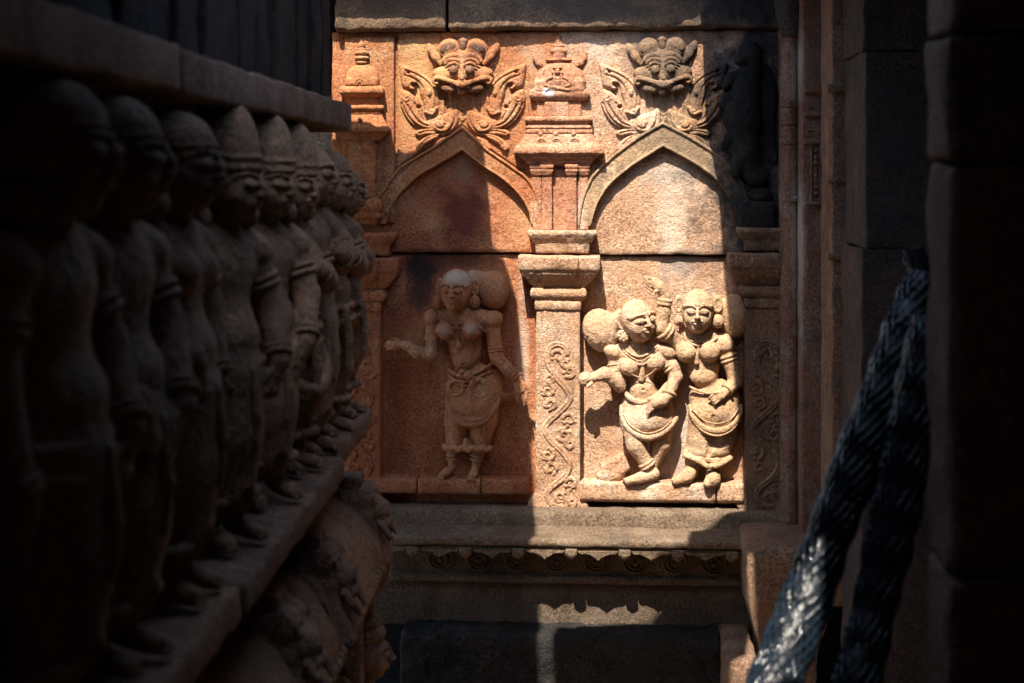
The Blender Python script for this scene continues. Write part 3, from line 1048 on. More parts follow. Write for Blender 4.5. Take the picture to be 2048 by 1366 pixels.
left_pavilion('orange', "orange miniature shrine with one column at the left edge of the wall")
slab_px("panel_strip", Frame(745, 440), 690, 790, 72, 446, 10, -3, 'orange', None, rough=1.2, step=8)
tag(bpy.data.objects["panel_strip"], "orange raised stone strip behind the left miniature shrine", "panel")

# ------------------------------------------------------------------ monster faces and scrolling leaves


def monster(dx, mats, label):
    m0 = mats
    fr = Frame(925 + dx, 190, 20)
    f0 = Frame(925, 190, 20)
    f0.loc = fr.loc
    t = thing("monster_face", fr, label, "monster relief", "horned monster faces crowning the arches")
    t.scale.y = .74
    dk = "mask_orange" if m0 == "orange" else "mask_tan"
    m = mats
    lo, hi = (855, 66, -2), (1000, 196, 62)
    v = Vol(lo[0], hi[0], lo[1], hi[1], lo[2], hi[2], 1.4)
    for sx in (-1, 1):
        X = lambda x: 925 + sx * x
        v.ell((X(27), 99, 16), (24, 23, 26), 4, rot=sx * 14)
        v.ell((X(36), 150, 18), (26, 14, 26), 6, rot=sx * -14)
    v.ell((925, 126, 20), (22, 34, 24), 5)
    v.ell((925, 147, 18), (57, 22, 34), 6)
    v.path([(925, 140, 50, 4), (925, 158, 53, 6)], 5)
    # upper lip as a rolled band
    lip = cat([(866, 158, 32, 3.4), (877, 156, 41, 4), (899, 162, 48, 4), (925, 170, 51, 5), (951, 162, 48, 4), (973, 156, 41, 4), (984, 158, 32, 3.4)], 4)
    v.path(lip, 2)
    v.path([(p[0], p[1] - 7.5, p[2] + 5, 1.6) for p in lip], 1.5, sub=True)
    v.ell((925, 168, 48), (10, 9, 9), 4)
    for sx in (-1, 1):
        X = lambda x: 925 + sx * x
        v.ell((X(53), 162, 33), (8, 8, 10), 3)
        v.ell((X(52), 163, 42), (4, 4, 6), 1.5, sub=True)
        v.path(arc(X(17), 128, 22, 17, 200, 340, 36, 4.4, zb=3), 1.5)
        v.path(arc(X(17), 132, 17, 13, 200, 340, 46, 3.6, zb=3), 1)
        v.path(arc(X(16.5), 137, 12.5, 10, 205, 335, 52, 3.0, zb=3), 1)
        v.path(arc(X(27), 100, 17, 17, 200, 340, 38, 1.5, zb=3), 1, sub=True)
    v.path([(925, 108, 38, 4), (925, 124, 44, 4.5), (925, 138, 50, 5)], 2)
    fc_ = put("face", v.mesh("face", f0, m, .7, 6), parent=t)
    for sx in (-1, 1):
        X = lambda x: 925 + sx * x
        small(f0, "eye", dk, fc_, lambda V: V.ell((X(16), 141, 51), (9.5, 9.5, 11), 2), (X(16) - 16, 118, 28), (X(16) + 16, 148, 64), 1.4, .3)
        small(f0, "ear", m, t, lambda V: V.path([(X(44), 126, 22, 5), (X(54), 112, 22, 9), (X(64), 98, 18, 8), (X(69), 90, 15, 5.5)], 3).path([(X(47), 121, 33, 2.5), (X(56), 106, 35, 4), (X(64), 96, 30, 3)], 2, sub=True),
              (min(X(40), X(82)), 74, 0), (max(X(40), X(82)), 134, 38), 1.4)
        small(f0, "fang_lump", dk, fc_, lambda V: V.ell((X(26), 177, 32), (17, 8.5, 13), 2, rot=sx * -8), (X(26) - 20, 162, 18), (X(26) + 20, 188, 50), 1.4, 1.1)
        small(f0, "forehead_boss", dk, t, lambda V: V.ell((X(29), 96, 34), (17, 12, 9), 3, rot=sx * 15), (X(29) - 22, 78, 20), (X(29) + 22, 114, 48), 1.4)
    small(f0, "crown_knob", dk, t, lambda V: V.ell((926, 90, 26), (8.5, 15, 14), 2).ell((926, 82, 28), (10, 6, 12), 2), (910, 70, 6), (942, 110, 46), 1.4)
    small(f0, "tongue", m, fc_, lambda V: V.ell((923, 183, 32), (9, 6.5, 9), 2).ell((923, 186, 38), (5, 2.5, 4), 1), (908, 172, 18), (938, 194, 48), 1.3)
    # stem running down from the mouth to the arch
    r = Relief(872, 980, 182, 262, 1.4)
    for sx in (-1, 1):
        X = lambda x: 924 + sx * x
        r.stroke(cat([(X(24), 184, 7), (X(22), 205, 7), (X(26), 226, 7), (X(36), 240, 6)], 6), 9)
        r.stroke(cat([(X(14), 184, 5), (X(14), 210, 5), (X(18), 236, 5), (X(30), 250, 4)], 6), 7)
    r.poly([(912, 184), (936, 184), (938, 232), (924, 246), (911, 232)], 6, 4)
    for y in (208, 216, 224):
        r.groove([(913, y), (924, y + 9), (936, y)], 1.6, 3)
    put("stem", r.mesh("stem", f0, m, z0=6, rough=.8), parent=t)
    return t


monster(0, 'orange', "orange horned monster face with bulging eyes above the left arch")
mk2 = monster(402, 'tan_dark', "smoke stained monster face with bulging eyes above the right arch")
mk2.scale = (.96, .66, 1.02)
mk2.rotation_euler.y = math.radians(-2.0)


def scroll(ax, side, mat, label, dxy=(0, 0)):
    """leaf scroll beside a monster face; outlines given for the right hand one of the left arch"""
    cx = 1010 if side > 0 else 2 * 925 - 1010
    fr = Frame(cx + ax, 260, 8)
    f0 = Frame(cx, 260, 8)
    f0.loc = fr.loc
    t = thing("leaf_scroll", fr, label, "foliage relief", "leaf scrolls beside the monster faces")

    def mx(P):
        return [((p[0] if side > 0 else 2 * 925 - p[0]), *p[1:]) for p in P]

    def rel(name, x0, x1, y0, y1, fn):
        a, b = (x0, x1) if side > 0 else (1850 - x1, 1850 - x0)
        r = Relief(a, b, y0, y1, 1.4)
        fn(r)
        put(name, r.mesh(name, f0, mat, z0=6, rough=.9), parent=t)

    def upper(r):
        P = cat([(1052, 126), (1051, 148), (1046, 172), (1032, 180), (1022, 176), (1018, 166), (1012, 176), (1010, 188), (1004, 204), (1000, 222), (990, 226), (976, 216), (970, 200), (974, 178), (986, 160), (1004, 146), (1028, 134)], 5, True)
        r.poly(mx([(958, 200), (980, 196), (1002, 214), (1012, 240), (1004, 254), (985, 260), (955, 246)]), 4, 5)
        r.poly(mx(P), 10, 11)
        r.groove(mx(cat([(978, 214), (980, 186), (994, 164), (1014, 150), (1038, 140)], 6)), 1.8, 5)
        r.groove(mx(cat([(1000, 200), (1002, 178), (1016, 160), (1040, 150)], 6)), 1.6, 4)
        r.stroke(mx(spiral(1023, 168, 9, 90, 1.0, 3, sgn=-1)), 5, 9).pit(mx([(1021, 169)])[0][0], 169, 3.5, 14)
        r.pit(mx([(1033, 144)])[0][0], 144, 3.2, 12)
        r.ell(*mx([(990, 186)])[0], 6, 9, 9, 6).ell(*mx([(984, 222)])[0], 9, 5, 8, 4)
        r.stroke(mx(cat([(976, 216, 4), (984, 228, 4), (998, 224, 4)], 5)), 8, 4)

    def lower(r):
        P = cat([(1050, 186), (1046, 178), (1032, 182), (1018, 192), (1008, 206), (1004, 222), (998, 238), (984, 248), (976, 254), (990, 258), (1012, 256), (1030, 244), (1044, 224), (1051, 204)], 5, True)
        r.poly(mx(P), 11, 10)
        r.groove(mx(cat([(984, 254), (1008, 246), (1024, 228), (1034, 210)], 6)), 1.7, 5)
        r.groove(mx(cat([(986, 250), (1004, 238), (1014, 222), (1020, 206)], 6)), 1.5, 4)
        r.groove(mx(cat([(1004, 256), (1024, 243), (1038, 224), (1046, 206)], 6)), 1.5, 4.5)
        r.stroke(mx(spiral(1036, 195, 8, 0, 1.1, 2.8)), 5, 8)
        r.pit(mx([(1012, 214)])[0][0], 214, 4, 10)

    def bud(r):
        r.poly(mx(cat([(934, 218), (950, 222), (968, 230), (992, 238), (996, 254), (980, 268), (962, 272), (944, 262), (932, 244)], 4, True)), 8, 9)
        r.ell(*mx([(968, 252)])[0], 14, 13, 7, 5)
        r.stroke(mx(cat([(940, 226, 6), (946, 246, 6), (958, 260, 6), (976, 258, 5), (982, 248, 4), (974, 243, 3)], 5)), 7, 4)
        r.groove(mx(cat([(938, 222), (942, 246), (956, 264), (976, 264)], 5)), 1.3, 4)
        r.groove(mx(arc2(968, 250, 9, 7, 20, 200, 1)), 1.4, 4)

    def tail(r):
        r.poly(mx(cat([(974, 262), (986, 256), (1002, 256), (1016, 261), (1021, 268), (1012, 273), (996, 271), (980, 270)], 4, True)), 8, 6)
        r.poly(mx(cat([(968, 268), (984, 268), (1000, 274), (1012, 284), (1019, 296), (1014, 304), (1004, 300), (996, 290), (982, 282)], 4, True)), 9, 7)
        r.groove(mx(cat([(978, 263), (994, 262), (1012, 267)], 5)), 1.2, 3.5)
        r.groove(mx(cat([(976, 271), (994, 277), (1008, 291)], 5)), 1.2, 3.5)
        r.stroke(mx(spiral(1010, 297, 6, 200, 1.0, 2.6)), 4, 6)
        r.poly(mx(cat([(952, 274), (966, 276), (978, 286), (984, 298), (974, 300), (962, 290)], 4, True)), 6, 5)
    rel("leaf", 962, 1056, 118, 238, upper)
    rel("leaf", 968, 1056, 172, 264, lower)
    rel("bud", 926, 1000, 212, 276, bud)
    rel("tail_leaf", 946, 1026, 250, 308, tail)
    return t


scroll(0, 1, 'orange', "orange leaf scroll right of the left monster face beside the pink shrine")
scroll(0, -1, 'orange', "ochre leaf scroll left of the left monster face")
scroll(402, -1, 'tan', "pale tan leaf scroll left of the smoke stained monster face")
scroll(402, 1, 'tan_dark', "dark leaf scroll right of the smoke stained monster face, half in shadow")

# small rampant beast in the black right corner, dark stone with shade painted in
fb = Frame(1500, 450, 20)
bst = thing("rampant_beast_relief", fb, "dark carved beast with painted shade in deep shadow above the right pilaster", "beast relief")
v = Vol(1430, 1562, 80, 470, -2, 50, 2.2)
v.path([(1505, 130, 10, 20), (1492, 180, 14, 26), (1486, 240, 18, 34), (1492, 300, 14, 26), (1505, 350, 10, 20)], 10)
v.ell((1476, 236, 24), (28, 32, 24), 8).ell((1500, 110, 14), (24, 26, 22), 8).ell((1484, 122, 22), (16, 12, 16), 5)
for y, x in ((150, 1452), (190, 1446), (270, 1450)):
    v.path([(1486, y, 14, 13), (x + 10, y + 8, 20, 10), (x, y + 24, 18, 8)], 5)
v.path([(1500, 300, 14, 16), (1480, 318, 22, 14), (1472, 345, 20, 12)], 5).ell((1470, 300, 18), (14, 12, 10), 4).ell((1500, 302, 18), (14, 12, 10), 4)
v.ell((1515, 350, 14), (22, 22, 16), 6).path([(1530, 140, 8, 10), (1548, 190, 10, 9), (1540, 260, 10, 8), (1550, 320, 8, 6)], 4)
v.ell((1520, 390, 12), (24, 16, 14), 5).box((1515, 430, 10), (34, 26, 14), 4, 4)
put("body", v.mesh("body", fb, 'soot', 1.2, 12), parent=bst)

# ------------------------------------------------------------------ niche ledges under the women
f = Frame(930, 1018, 30)
led = thing("niche_ledge", f, "red stone ledge under the feet of the single standing woman", "ledge")
for x0, x1, z in ((700, 833, 34), (835, 961, 38), (963, 1058, 35)):
    stonework("ledge_block", f, (x0 + x1) / 2, [(957, (x1 - x0) / 2, 0), (958, (x1 - x0) / 2, z), (984, (x1 - x0) / 2, z), (989, (x1 - x0) / 2 - 1, z - 5), (990, (x1 - x0) / 2 - 2, -8)], 'red', led, zb=-12, rough=1.6, seed=x0)
f = Frame(1320, 1018, 30)
led = thing("niche_ledge", f, "sunlit tan stone ledge under the feet of the dancing women", "ledge")
for x0, x1, z in ((1160, 1430, 34), (1432, 1486, 33)):
    stonework("ledge_block", f, (x0 + x1) / 2, [(966, (x1 - x0) / 2, 0), (967, (x1 - x0) / 2, z - 2), (972, (x1 - x0) / 2, z), (1000, (x1 - x0) / 2, z), (1004, (x1 - x0) / 2 - 2, z - 6), (1012, (x1 - x0) / 2 - 3, 2)], 'tan', led, zb=-12, rough=1.8, seed=x0)

# ------------------------------------------------------------------ plinth courses below
def course(name, x0, x1, lv, mat, label, zref, seed=0, rough=2.0, step=8, ch=3, parent=None, nscale=30):
    fr = Frame((x0 + x1) / 2, lv[-1][0], zref)
    lv2 = [(y, (x1 - x0) / 2, z) for y, z in lv]
    o = stonework(name, fr, (x0 + x1) / 2, lv2, mat, parent, zb=-58, step=step, ch=ch, rough=rough, seed=seed, nscale=nscale)
    if label:
        tag(o, label, "plinth course")
    return o


def ypx(z_world, w):
    return HOR - (z_world - EZ) * FPX / (D - w)


course("plinth_course", 620, 1640, [(1022, 20), (1023, 56), (1028, 62), (1050, 66), (1062, 66), (1064, 0)], 'plinth', "rough narrow stone course directly under both niche ledges", 62, 1, 2.6)
# cornice slab with scalloped hanging edge
fc = Frame(1150, 1100, 145)
cor = thing("scalloped_cornice", fc, "projecting stone cornice with scalloped lobes and round drops along its edge", "cornice")
stonework("cornice_slab", fc, 1150, [(1071, 372, 20), (1078, 372, 144), (1083, 372, 149), (1093, 372, 148), (1096, 371, 143), (1098, 371, 60)], 'plinth', cor, zb=-58, step=9, ch=3, rough=2.6, seed=3, nscale=34)
stonework("cornice_fillet", fc, 1150, [(1097, 368, 20), (1097.5, 368, 141), (1103, 368, 141), (1104, 367, 120)], 'plinth', cor, zb=60, step=9, ch=1, rough=1.0, seed=5)
drops = [930 + 106.3 * k for k in range(-2, 6)]


def drop_me():
    V = Vol(-14, 14, -2, 24, 130, 166, 1.5)
    V.box((0, 3, 148), (12, 6, 12), 3, 2).ell((0, 9, 148), (13, 9, 12), 3).cone((0, 14, 148), 7, (0, 19, 148), 2.5, 3)
    return V


def lobe_me():
    # pointed ogee lobe between two drops
    pts = [(-40, 0)] + [(-40 + 4 * i, 3 + 11 * (i / 10) ** 1.6 + 1.2 * math.sin(i * .9)) for i in range(1, 10)] + [(0, 18)] + [(40 - 4 * i, 3 + 11 * (i / 10) ** 1.6 + 1.2 * math.sin(i * .9)) for i in range(9, 0, -1)] + [(40, 0)]
    return pts


dm = drop_me()
drop_mesh = None
for k, px in enumerate(drops):
    fl = Local((0, 0, 0), 0, fc.s)
    if drop_mesh is None:
        drop_mesh = dm.mesh("drop", fl, 'plinth', .6)
    o = put("drop", drop_mesh, parent=cor)
    o.location = ((px - fc.cx) * fc.s, 0, -(1101 - fc.cy) * fc.s)
    if k < len(drops) - 1:
        pts = lobe_me()
        V = [(x, y, z) for z in (154 + random.uniform(-2, 2), 132) for x, y in [(p[0], p[1] + random.uniform(-.8, .8)) for p in pts]]
        n = len(pts)
        F = [tuple(range(n))[::-1], tuple(range(2 * n - 1, n - 1, -1))[::-1]] + [(i, i + n, (i + 1) % n + n, (i + 1) % n) for i in range(n)]
        me = mesh_from("lobe", fl.local(V), F, 'plinth', False)
        o = put("lobe", me, parent=cor)
        o.location = ((px + 53 - fc.cx) * fc.s, 0, -(1102 - fc.cy) * fc.s)

# recessed frieze with ring motifs, then a plain wall course
fz = Frame(1150, 1250, 80)
fri = thing("ring_frieze", fz, "shaded recessed frieze of carved half rings behind the cornice lobes", "frieze")
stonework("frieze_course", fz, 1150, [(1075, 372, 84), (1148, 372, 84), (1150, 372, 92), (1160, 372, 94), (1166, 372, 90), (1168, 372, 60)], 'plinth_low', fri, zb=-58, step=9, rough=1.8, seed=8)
for k in range(8):
    px = 880 + 78 * k
    r = Relief(px - 30, px + 30, 1096, 1150, 2)
    r.stroke(arc2(px, 1120, 24, 22, -60, 240, 3), 5).stroke(arc2(px, 1122, 14, 13, -60, 240, 2.6), 5).ell(px, 1124, 6, 6, 5)
    put("half_ring", r.mesh("half_ring", fz, 'plinth_low', z0=83.5, rough=.8), parent=fri)
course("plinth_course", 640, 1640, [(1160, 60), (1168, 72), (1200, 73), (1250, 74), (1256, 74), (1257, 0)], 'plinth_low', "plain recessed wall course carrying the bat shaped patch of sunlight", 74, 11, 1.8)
fs = Frame(1120, 1440, 148)
tag(stonework("step_block", fs, 1120, [(1269, 318, 60), (1272, 319, 146), (1280, 320, 152), (1300, 320, 151), (1436, 322, 152), (1438, 322, 0)], 'soot', None, zb=-58, step=6, ch=5, rough=5.5, seed=2, nscale=30),
    "long blackened rough stone step at the foot of the end wall", "step")
tag(slab_px("floor_step", Frame(1120, 1480, 120), 600, 1700, 1438, 1484, 190, -58, 'soot', None, rough=3, step=14), "low dark footing slab below the blackened step", "step")

# ================================================================== carved women
def head(V, c, r, yaw=0., roll=0., hair=True, k=5, brow=True, nose=1.0):
    """sculpted head: c centre, r radii, yaw turns the face towards +x, roll tilts in the picture plane"""
    cy_, sy_ = math.cos(math.radians(yaw)), math.sin(math.radians(yaw))
    cr, sr = math.cos(math.radians(roll)), math.sin(math.radians(roll))
    rx, ry, rz = r

    def T(x, y, z):
        x, z = x * cy_ + z * sy_, -x * sy_ + z * cy_
        x, y = x * cr - y * sr, x * sr + y * cr
        return (c[0] + x, c[1] + y, c[2] + z)

    def S(u, v, lift=0.):
        """point on the face surface, u v in radii"""
        q = max(1 - u * u - v * v, .02)
        return T(u * rx, v * ry, rz * math.sqrt(q) + lift)
    q = rx / 31.0
    V.ell(T(0, -.10 * ry, -.05 * rz), (rx * .99, ry * .90, rz * .97), k, rot=roll)
    V.ell(T(0, .37 * ry, .16 * rz), (rx * .71, ry * .66, rz * .76), 8 * q, rot=roll)
    for s in (-1, 1):
        V.ell(T(s * .42 * rx, .26 * ry, .56 * rz), (.36 * rx, .30 * ry, .30 * rz), 6 * q)
        # eye socket, eyeball, lids, brow
        V.ell(S(s * .40, -.07, 3.6 * q), (.29 * rx, .12 * ry, 3.6 * q), 3 * q, sub=True, rot=roll)
        V.ell(S(s * .40, -.02, -.6 * q), (.26 * rx, .115 * ry, 5.0 * q), 1.0 * q, rot=roll)
        V.ell(S(s * .40, -.015, 4.6 * q), (.07 * rx, .06 * ry, 1.2 * q), .6, sub=True)
        lid = [S(s * (.14 + .55 * i / 7), -.04 - .105 * math.sin(math.pi * i / 7), 1.3 * q) + (1.25 * q,) for i in range(8)]
        V.path(lid, .8)
        lid = [S(s * (.15 + .54 * i / 7), .0 + .075 * math.sin(math.pi * i / 7), .9 * q) + (1.0 * q,) for i in range(8)]
        V.path(lid, .8)
        if brow:
            br = [S(s * (.08 + .74 * i / 7), -.17 - .13 * math.sin(math.pi * (i + .6) / 7.8), .8 * q) + (1.5 * q,) for i in range(8)]
            V.path(br, 1.0)
    V.path([S(0, -.16, 1.0 * q) + (2.2 * q,), S(0, .04, 3.2 * q) + (2.8 * q,), S(0, .22, 7.0 * q * nose) + (4.0 * q,)], 3 * q)
    for s in (-1, 1):
        V.ell(S(s * .13, .245, 3.4 * q), (3.0 * q, 2.4 * q, 3.4 * q), 2 * q)
    # mouth
    V.path([S(u, .425 + .015 * abs(u) * 8 - .03, 3.0 * q - abs(u) * 4 * q) + ((2.4 - 3.4 * abs(u)) * q,) for u in (-.26, -.13, 0, .13, .26)], 1.5)
    V.path([S(u, .545 - .10 * abs(u) * 2, 3.2 * q - abs(u) * 4 * q) + ((2.8 - 4.2 * abs(u)) * q,) for u in (-.20, -.1, 0, .1, .20)], 1.5)
    V.path([S(u, .478, 5.2 * q - abs(u) * 6 * q) + (.9 * q,) for u in (-.28, -.14, 0, .14, .28)], .8, sub=True)
    V.ell(S(0, .74, -1 * q), (.22 * rx, .15 * ry, 5 * q), 4 * q)
    if hair:
        V.path([S(u, -.335 - .10 * math.cos(u * 1.5) + .10, .6 * q) + (2.0 * q,) for u in np.linspace(-.9, .9, 12)], 1.0)
        V.path([S(u, -.385 - .10 * math.cos(u * 1.5) + .10, 1.4 * q) + (.9 * q,) for u in np.linspace(-.85, .85, 12)], .8, sub=True)
        V.path([S(0, -.40, 1.2 * q) + (2.2 * q,), S(0, -.24, 1.4 * q) + (1.4 * q,)], .8)
        for i in range(7):
            u0 = -.72 + .24 * i
            V.path([S(u0, -.47, 1.0 * q) + (1.5 * q,), S(u0 * .75, -.68, 1.0 * q) + (1.5 * q,), S(u0 * .3, -.86, .6 * q) + (1.3 * q,)], .6, sub=True)
    return T, S


def hand(V, wrist, ang, size=1.0, curl=0.0, spread=10, z_out=0., thumb=1):
    """palm and five fingers; ang = direction of the fingers in the picture plane (degrees, 90 = down)"""
    a = math.radians(ang)
    d = np.array([math.cos(a), math.sin(a), 0])
    n = np.array([-math.sin(a), math.cos(a), 0])
    w = np.array(wrist, float)
    s = size
    palm = w + d * 12 * s
    palm[2] += z_out * .4
    V.ell(tuple(palm), (13 * s, 10 * s, 6.5 * s), 4, rot=ang)
    for i in range(4):
        o = (i - 1.5)
        L = (15, 18, 17, 13)[i] * s
        b = palm + d * 9 * s + n * o * 4.6 * s
        aa = a + math.radians(o * spread)
        dd = np.array([math.cos(aa), math.sin(aa), 0])
        m_ = b + dd * L * .55
        m_[2] += z_out * .5
        e = m_ + dd * L * .55 * math.cos(curl)
        e[2] += z_out * .3 - math.sin(curl) * L * .5
        V.cone(tuple(b), 2.7 * s, tuple(m_), 2.5 * s, 1.2).cone(tuple(m_), 2.5 * s, tuple(e), 2.0 * s, .8)
    b = w + d * 6 * s + n * thumb * 7 * s
    m_ = b + d * 8 * s + n * thumb * 6 * s
    e = m_ + d * 8 * s + n * thumb * 1 * s
    V.cone(tuple(b), 3.2 * s, tuple(m_), 2.9 * s, 1.5).cone(tuple(m_), 2.9 * s, tuple(e), 2.2 * s, .8)


def ring_on(V, a, b, t, r, th, n=1, gap=4):
    """bands around a limb from a to b at parameter t"""
    a, b = np.array(a, float), np.array(b, float)
    d = (b - a) / np.linalg.norm(b - a)
    c = a + (b - a) * t
    u = np.cross(d, [0, 0, 1.0])
    u /= np.linalg.norm(u)
    v = np.cross(d, u)
    for i in range(n):
        cc = c + d * (i - (n - 1) / 2) * gap
        P = [tuple(cc + (u * math.cos(x) + v * math.sin(x)) * r) + (th,) for x in np.linspace(0, 2 * math.pi, 18)]
        V.path(P, .6)


def beads(V, P, r=1.9, gap=4.2):
    """string of beads along a smooth path"""
    C = np.array(cat([p[:3] for p in P], 10))
    L = np.concatenate([[0], np.cumsum(np.linalg.norm(np.diff(C, axis=0), axis=1))])
    s = np.arange(0, L[-1], gap)
    Q = np.stack([np.interp(s, L, C[:, i]) for i in range(3)], 1)
    V.path([tuple(q) + (r * .55,) for q in Q], .4)
    for q in Q:
        V.ell(tuple(q), (r, r, r), .4)


def string(fr, name, mat, parent, P, r=1.9, gap=4.2):
    A = np.array([p[:3] for p in P], float)
    return small(fr, name, mat, parent, lambda V: beads(V, P, r, gap), tuple(A.min(0) - 6), tuple(A.max(0) + 6), 1.2, .2)


def folds(V, lines, r=1.1):
    for l in lines:
        V.path([p + (r,) for p in cat(l, 4)], .8, sub=True)


def limb_ring(fr, name, mat, parent, a, b, t, r, th, n=1, gap=4):
    c = np.array(a) + (np.array(b) - np.array(a)) * t
    R = r + th + n * gap + 3
    return small(fr, name, mat, parent, lambda V: ring_on(V, a, b, t, r, th, n, gap), tuple(c - R), tuple(c + R), 1.4, .25)


def foot(V, ankle, toe, size=1.0):
    a, t_ = np.array(ankle, float), np.array(toe, float)
    V.path([tuple(a) + (7.5 * size,), tuple(a * .4 + t_ * .6 + np.array([0, 0, 2])) + (8.0 * size,), tuple(t_) + (7.5 * size,)], 4)
    d = (t_ - a) / np.linalg.norm(t_ - a)
    n = np.cross(d, [0, 1.0, 0])
    nn = np.linalg.norm(n)
    n = n / nn if nn > .1 else np.array([1.0, 0, 0])
    for i in range(5):
        p = t_ + d * 5 * size + n * (i - 2) * 3.6 * size
        p[1] += 3 * size
        V.ell(tuple(p), (2.4 * size, 2.2 * size, 2.6 * size), 1.0)


# ------------------------------------------------------------------ the single woman in the left niche
f1 = Frame(937, 958, 18)
w1 = thing("carved_woman", f1, "red brown carved woman with outstretched arm and round hair bun standing alone in left niche", "statue")
m = 'woman_red'
v = Vol(750, 1075, 528, 966, -14, 84, 1.4)
head(v, (914, 577, 38), (32, 42, 32), yaw=-10, roll=2)
v.cone((919, 612, 26), 15, (921, 632, 20), 17, 6)
v.path([(872, 634, 18, 17), (905, 632, 20, 18), (940, 632, 20, 18), (984, 636, 18, 17)], 10)
v.ell((922, 656, 16), (46, 30, 26), 12)
v.ell((930, 690, 14), (34, 34, 24), 12)
v.ell((932, 712, 14), (29, 24, 24), 10)
v.ell((929, 722, 24), (22, 17, 18), 8)
v.ell((929, 726, 42), (3, 3.5, 4), 1.5, sub=True)
v.ell((893, 658, 38), (18.5, 19, 17), 3).ell((944, 656, 39), (20, 20, 17), 3)
# hips and thighs under the cloth
v.ell((948, 766, 10), (54, 40, 32), 10).ell((945, 808, 18), (50, 42, 30), 8)
v.path([(922, 780, 14, 30), (914, 840, 12, 25), (911, 890, 10, 20)], 8)
v.path([(972, 780, 14, 32), (966, 840, 12, 27), (958, 890, 10, 21)], 8)
v.path([(905, 895, 10, 13), (905, 930, 12, 9)], 5).path([(956, 895, 10, 13), (952, 930, 12, 9)], 5)
foot(v, (903, 938, 14), (886, 948, 34), 1.0)
foot(v, (950, 936, 14), (946, 948, 38), 1.05)
# arms
aL = [(866, 640, 20), (864, 708, 26), (812, 688, 34)]
v.path([aL[0] + (15,), aL[1] + (12.5,)], 6).path([aL[1] + (13,), (836, 703, 32, 11.5), aL[2] + (8.5,)], 5)
hand(v, (808, 688, 34), 178, .95, .5, 3, -2, thumb=1)
aR = [(984, 640, 20), (994, 712, 26), (1038, 752, 38)]
v.path([aR[0] + (17,), aR[1] + (13.5,)], 6).path([aR[1] + (13.5,), (1016, 734, 34, 11.5), aR[2] + (8.5,)], 5)
hand(v, (1040, 756, 40), 82, 1.2, .1, 2, 0, thumb=-1)
# sash held at the hip
v.path([(990, 794, 8, 10), (1012, 792, 12, 9), (1036, 780, 22, 8)], 4)
# shoulder flaps
v.ell((864, 634, 26), (17, 17, 17), 2.5, rot=20).ell((987, 636, 26), (20, 18, 17), 2.5, rot=-15)
for x in (-1, 1):
    v.path(arc(925 + x * 50, 640, 12, 20, 90 - x * 60, 90 + x * 60, 36, 1.4), 1)
# cloth folds, hollow between the legs
for i, x in enumerate((928, 936, 944, 952)):
    v.path([(x, 800, 50, 1.6), (x + 2, 850, 44, 2.0), (x, 885, 38, 2.0)], 1.5, sub=True)
v.path([(936, 890, 30, 10), (934, 940, 24, 12)], 4, sub=True)
folds(v, [[(898 + 3 * i, 792 + 7 * i, 40 + i), (925, 812 + 8 * i, 51), (960, 812 + 8 * i, 51), (994 - 3 * i, 790 + 7 * i, 36 + i)] for i in range(3)])
for i in range(4):
    v.path([(898 + 6 * i, 850, 36 + 2 * i, 1.3), (900 + 5 * i, 886, 32 + 2 * i, 1.3)], .8, sub=True)
    v.path([(960 + 7 * i, 850, 40 - 2 * i, 1.3), (954 + 7 * i, 886, 34 - 2 * i, 1.3)], .8, sub=True)
put("body", v.mesh("body", f1, m, .9, 7), parent=w1)
string(f1, "bead_string", m, w1, [(886, 630, 34), (900, 640, 43), (917, 645, 45), (938, 640, 44), (956, 630, 35)])
string(f1, "bead_string", m, w1, [(904, 646, 46), (910, 668, 44), (918, 682, 42)], 1.7, 3.8)
string(f1, "bead_string", m, w1, [(896, 757, 30), (916, 765, 43), (940, 767, 45), (968, 756, 40), (992, 746, 24)], 2.1, 4.6)
string(f1, "bead_string", m, w1, [(898, 800, 34), (914, 824, 47), (943, 835, 52), (972, 826, 47), (994, 800, 30)], 2.0, 4.6)
string(f1, "hair_fringe", m, w1, [(886, 566, 52), (900, 562, 64), (914, 561, 68), (930, 562, 65), (943, 567, 54)], 1.9, 4)
small(f1, "hair_bun", m, w1, lambda V: V.ell((988, 578, 14), (32, 39, 30), 2).ell((950, 560, 12), (20, 22, 20), 14), (925, 534, -12), (1026, 624, 50), 1.5, 1.5)
for (x, y, rx) in ((878, 600, 9), (951, 601, 11)):
    small(f1, "earring", m, w1, lambda V: [V.ell((x, y, 34), (rx, 13, 9), 2)] + [V.ell((x + 5 * math.cos(a), y + 7 * math.sin(a), 42), (2.0, 2.0, 3), .8, sub=True) for a in np.linspace(0, 5.4, 7)], (x - 16, y - 18, 18), (x + 16, y + 18, 50), 1.3)
for x, s in ((881, -1), (951, 1)):
    small(f1, "ear", m, w1, lambda V: V.path(arc(x, 572, 6 * 1, 15, 0, 340, 30, 2.8), 1.5).ell((x, 572, 26), (6, 13, 7), 2), (x - 14, 550, 14), (x + 14, 594, 42), 1.3)
limb_ring(f1, "armlet", m, w1, aL[0], aL[1], .52, 13.2, 2.6, 2, 5)
limb_ring(f1, "armlet", m, w1, aR[0], aR[1], .78, 13.8, 2.4, 2, 6)
limb_ring(f1, "bracelet", m, w1, aR[1], aR[2], .90, 9.5, 2.6, 2, 6)
limb_ring(f1, "bracelet", m, w1, aL[1], aL[2], .90, 9.0, 2.2, 1, 5)
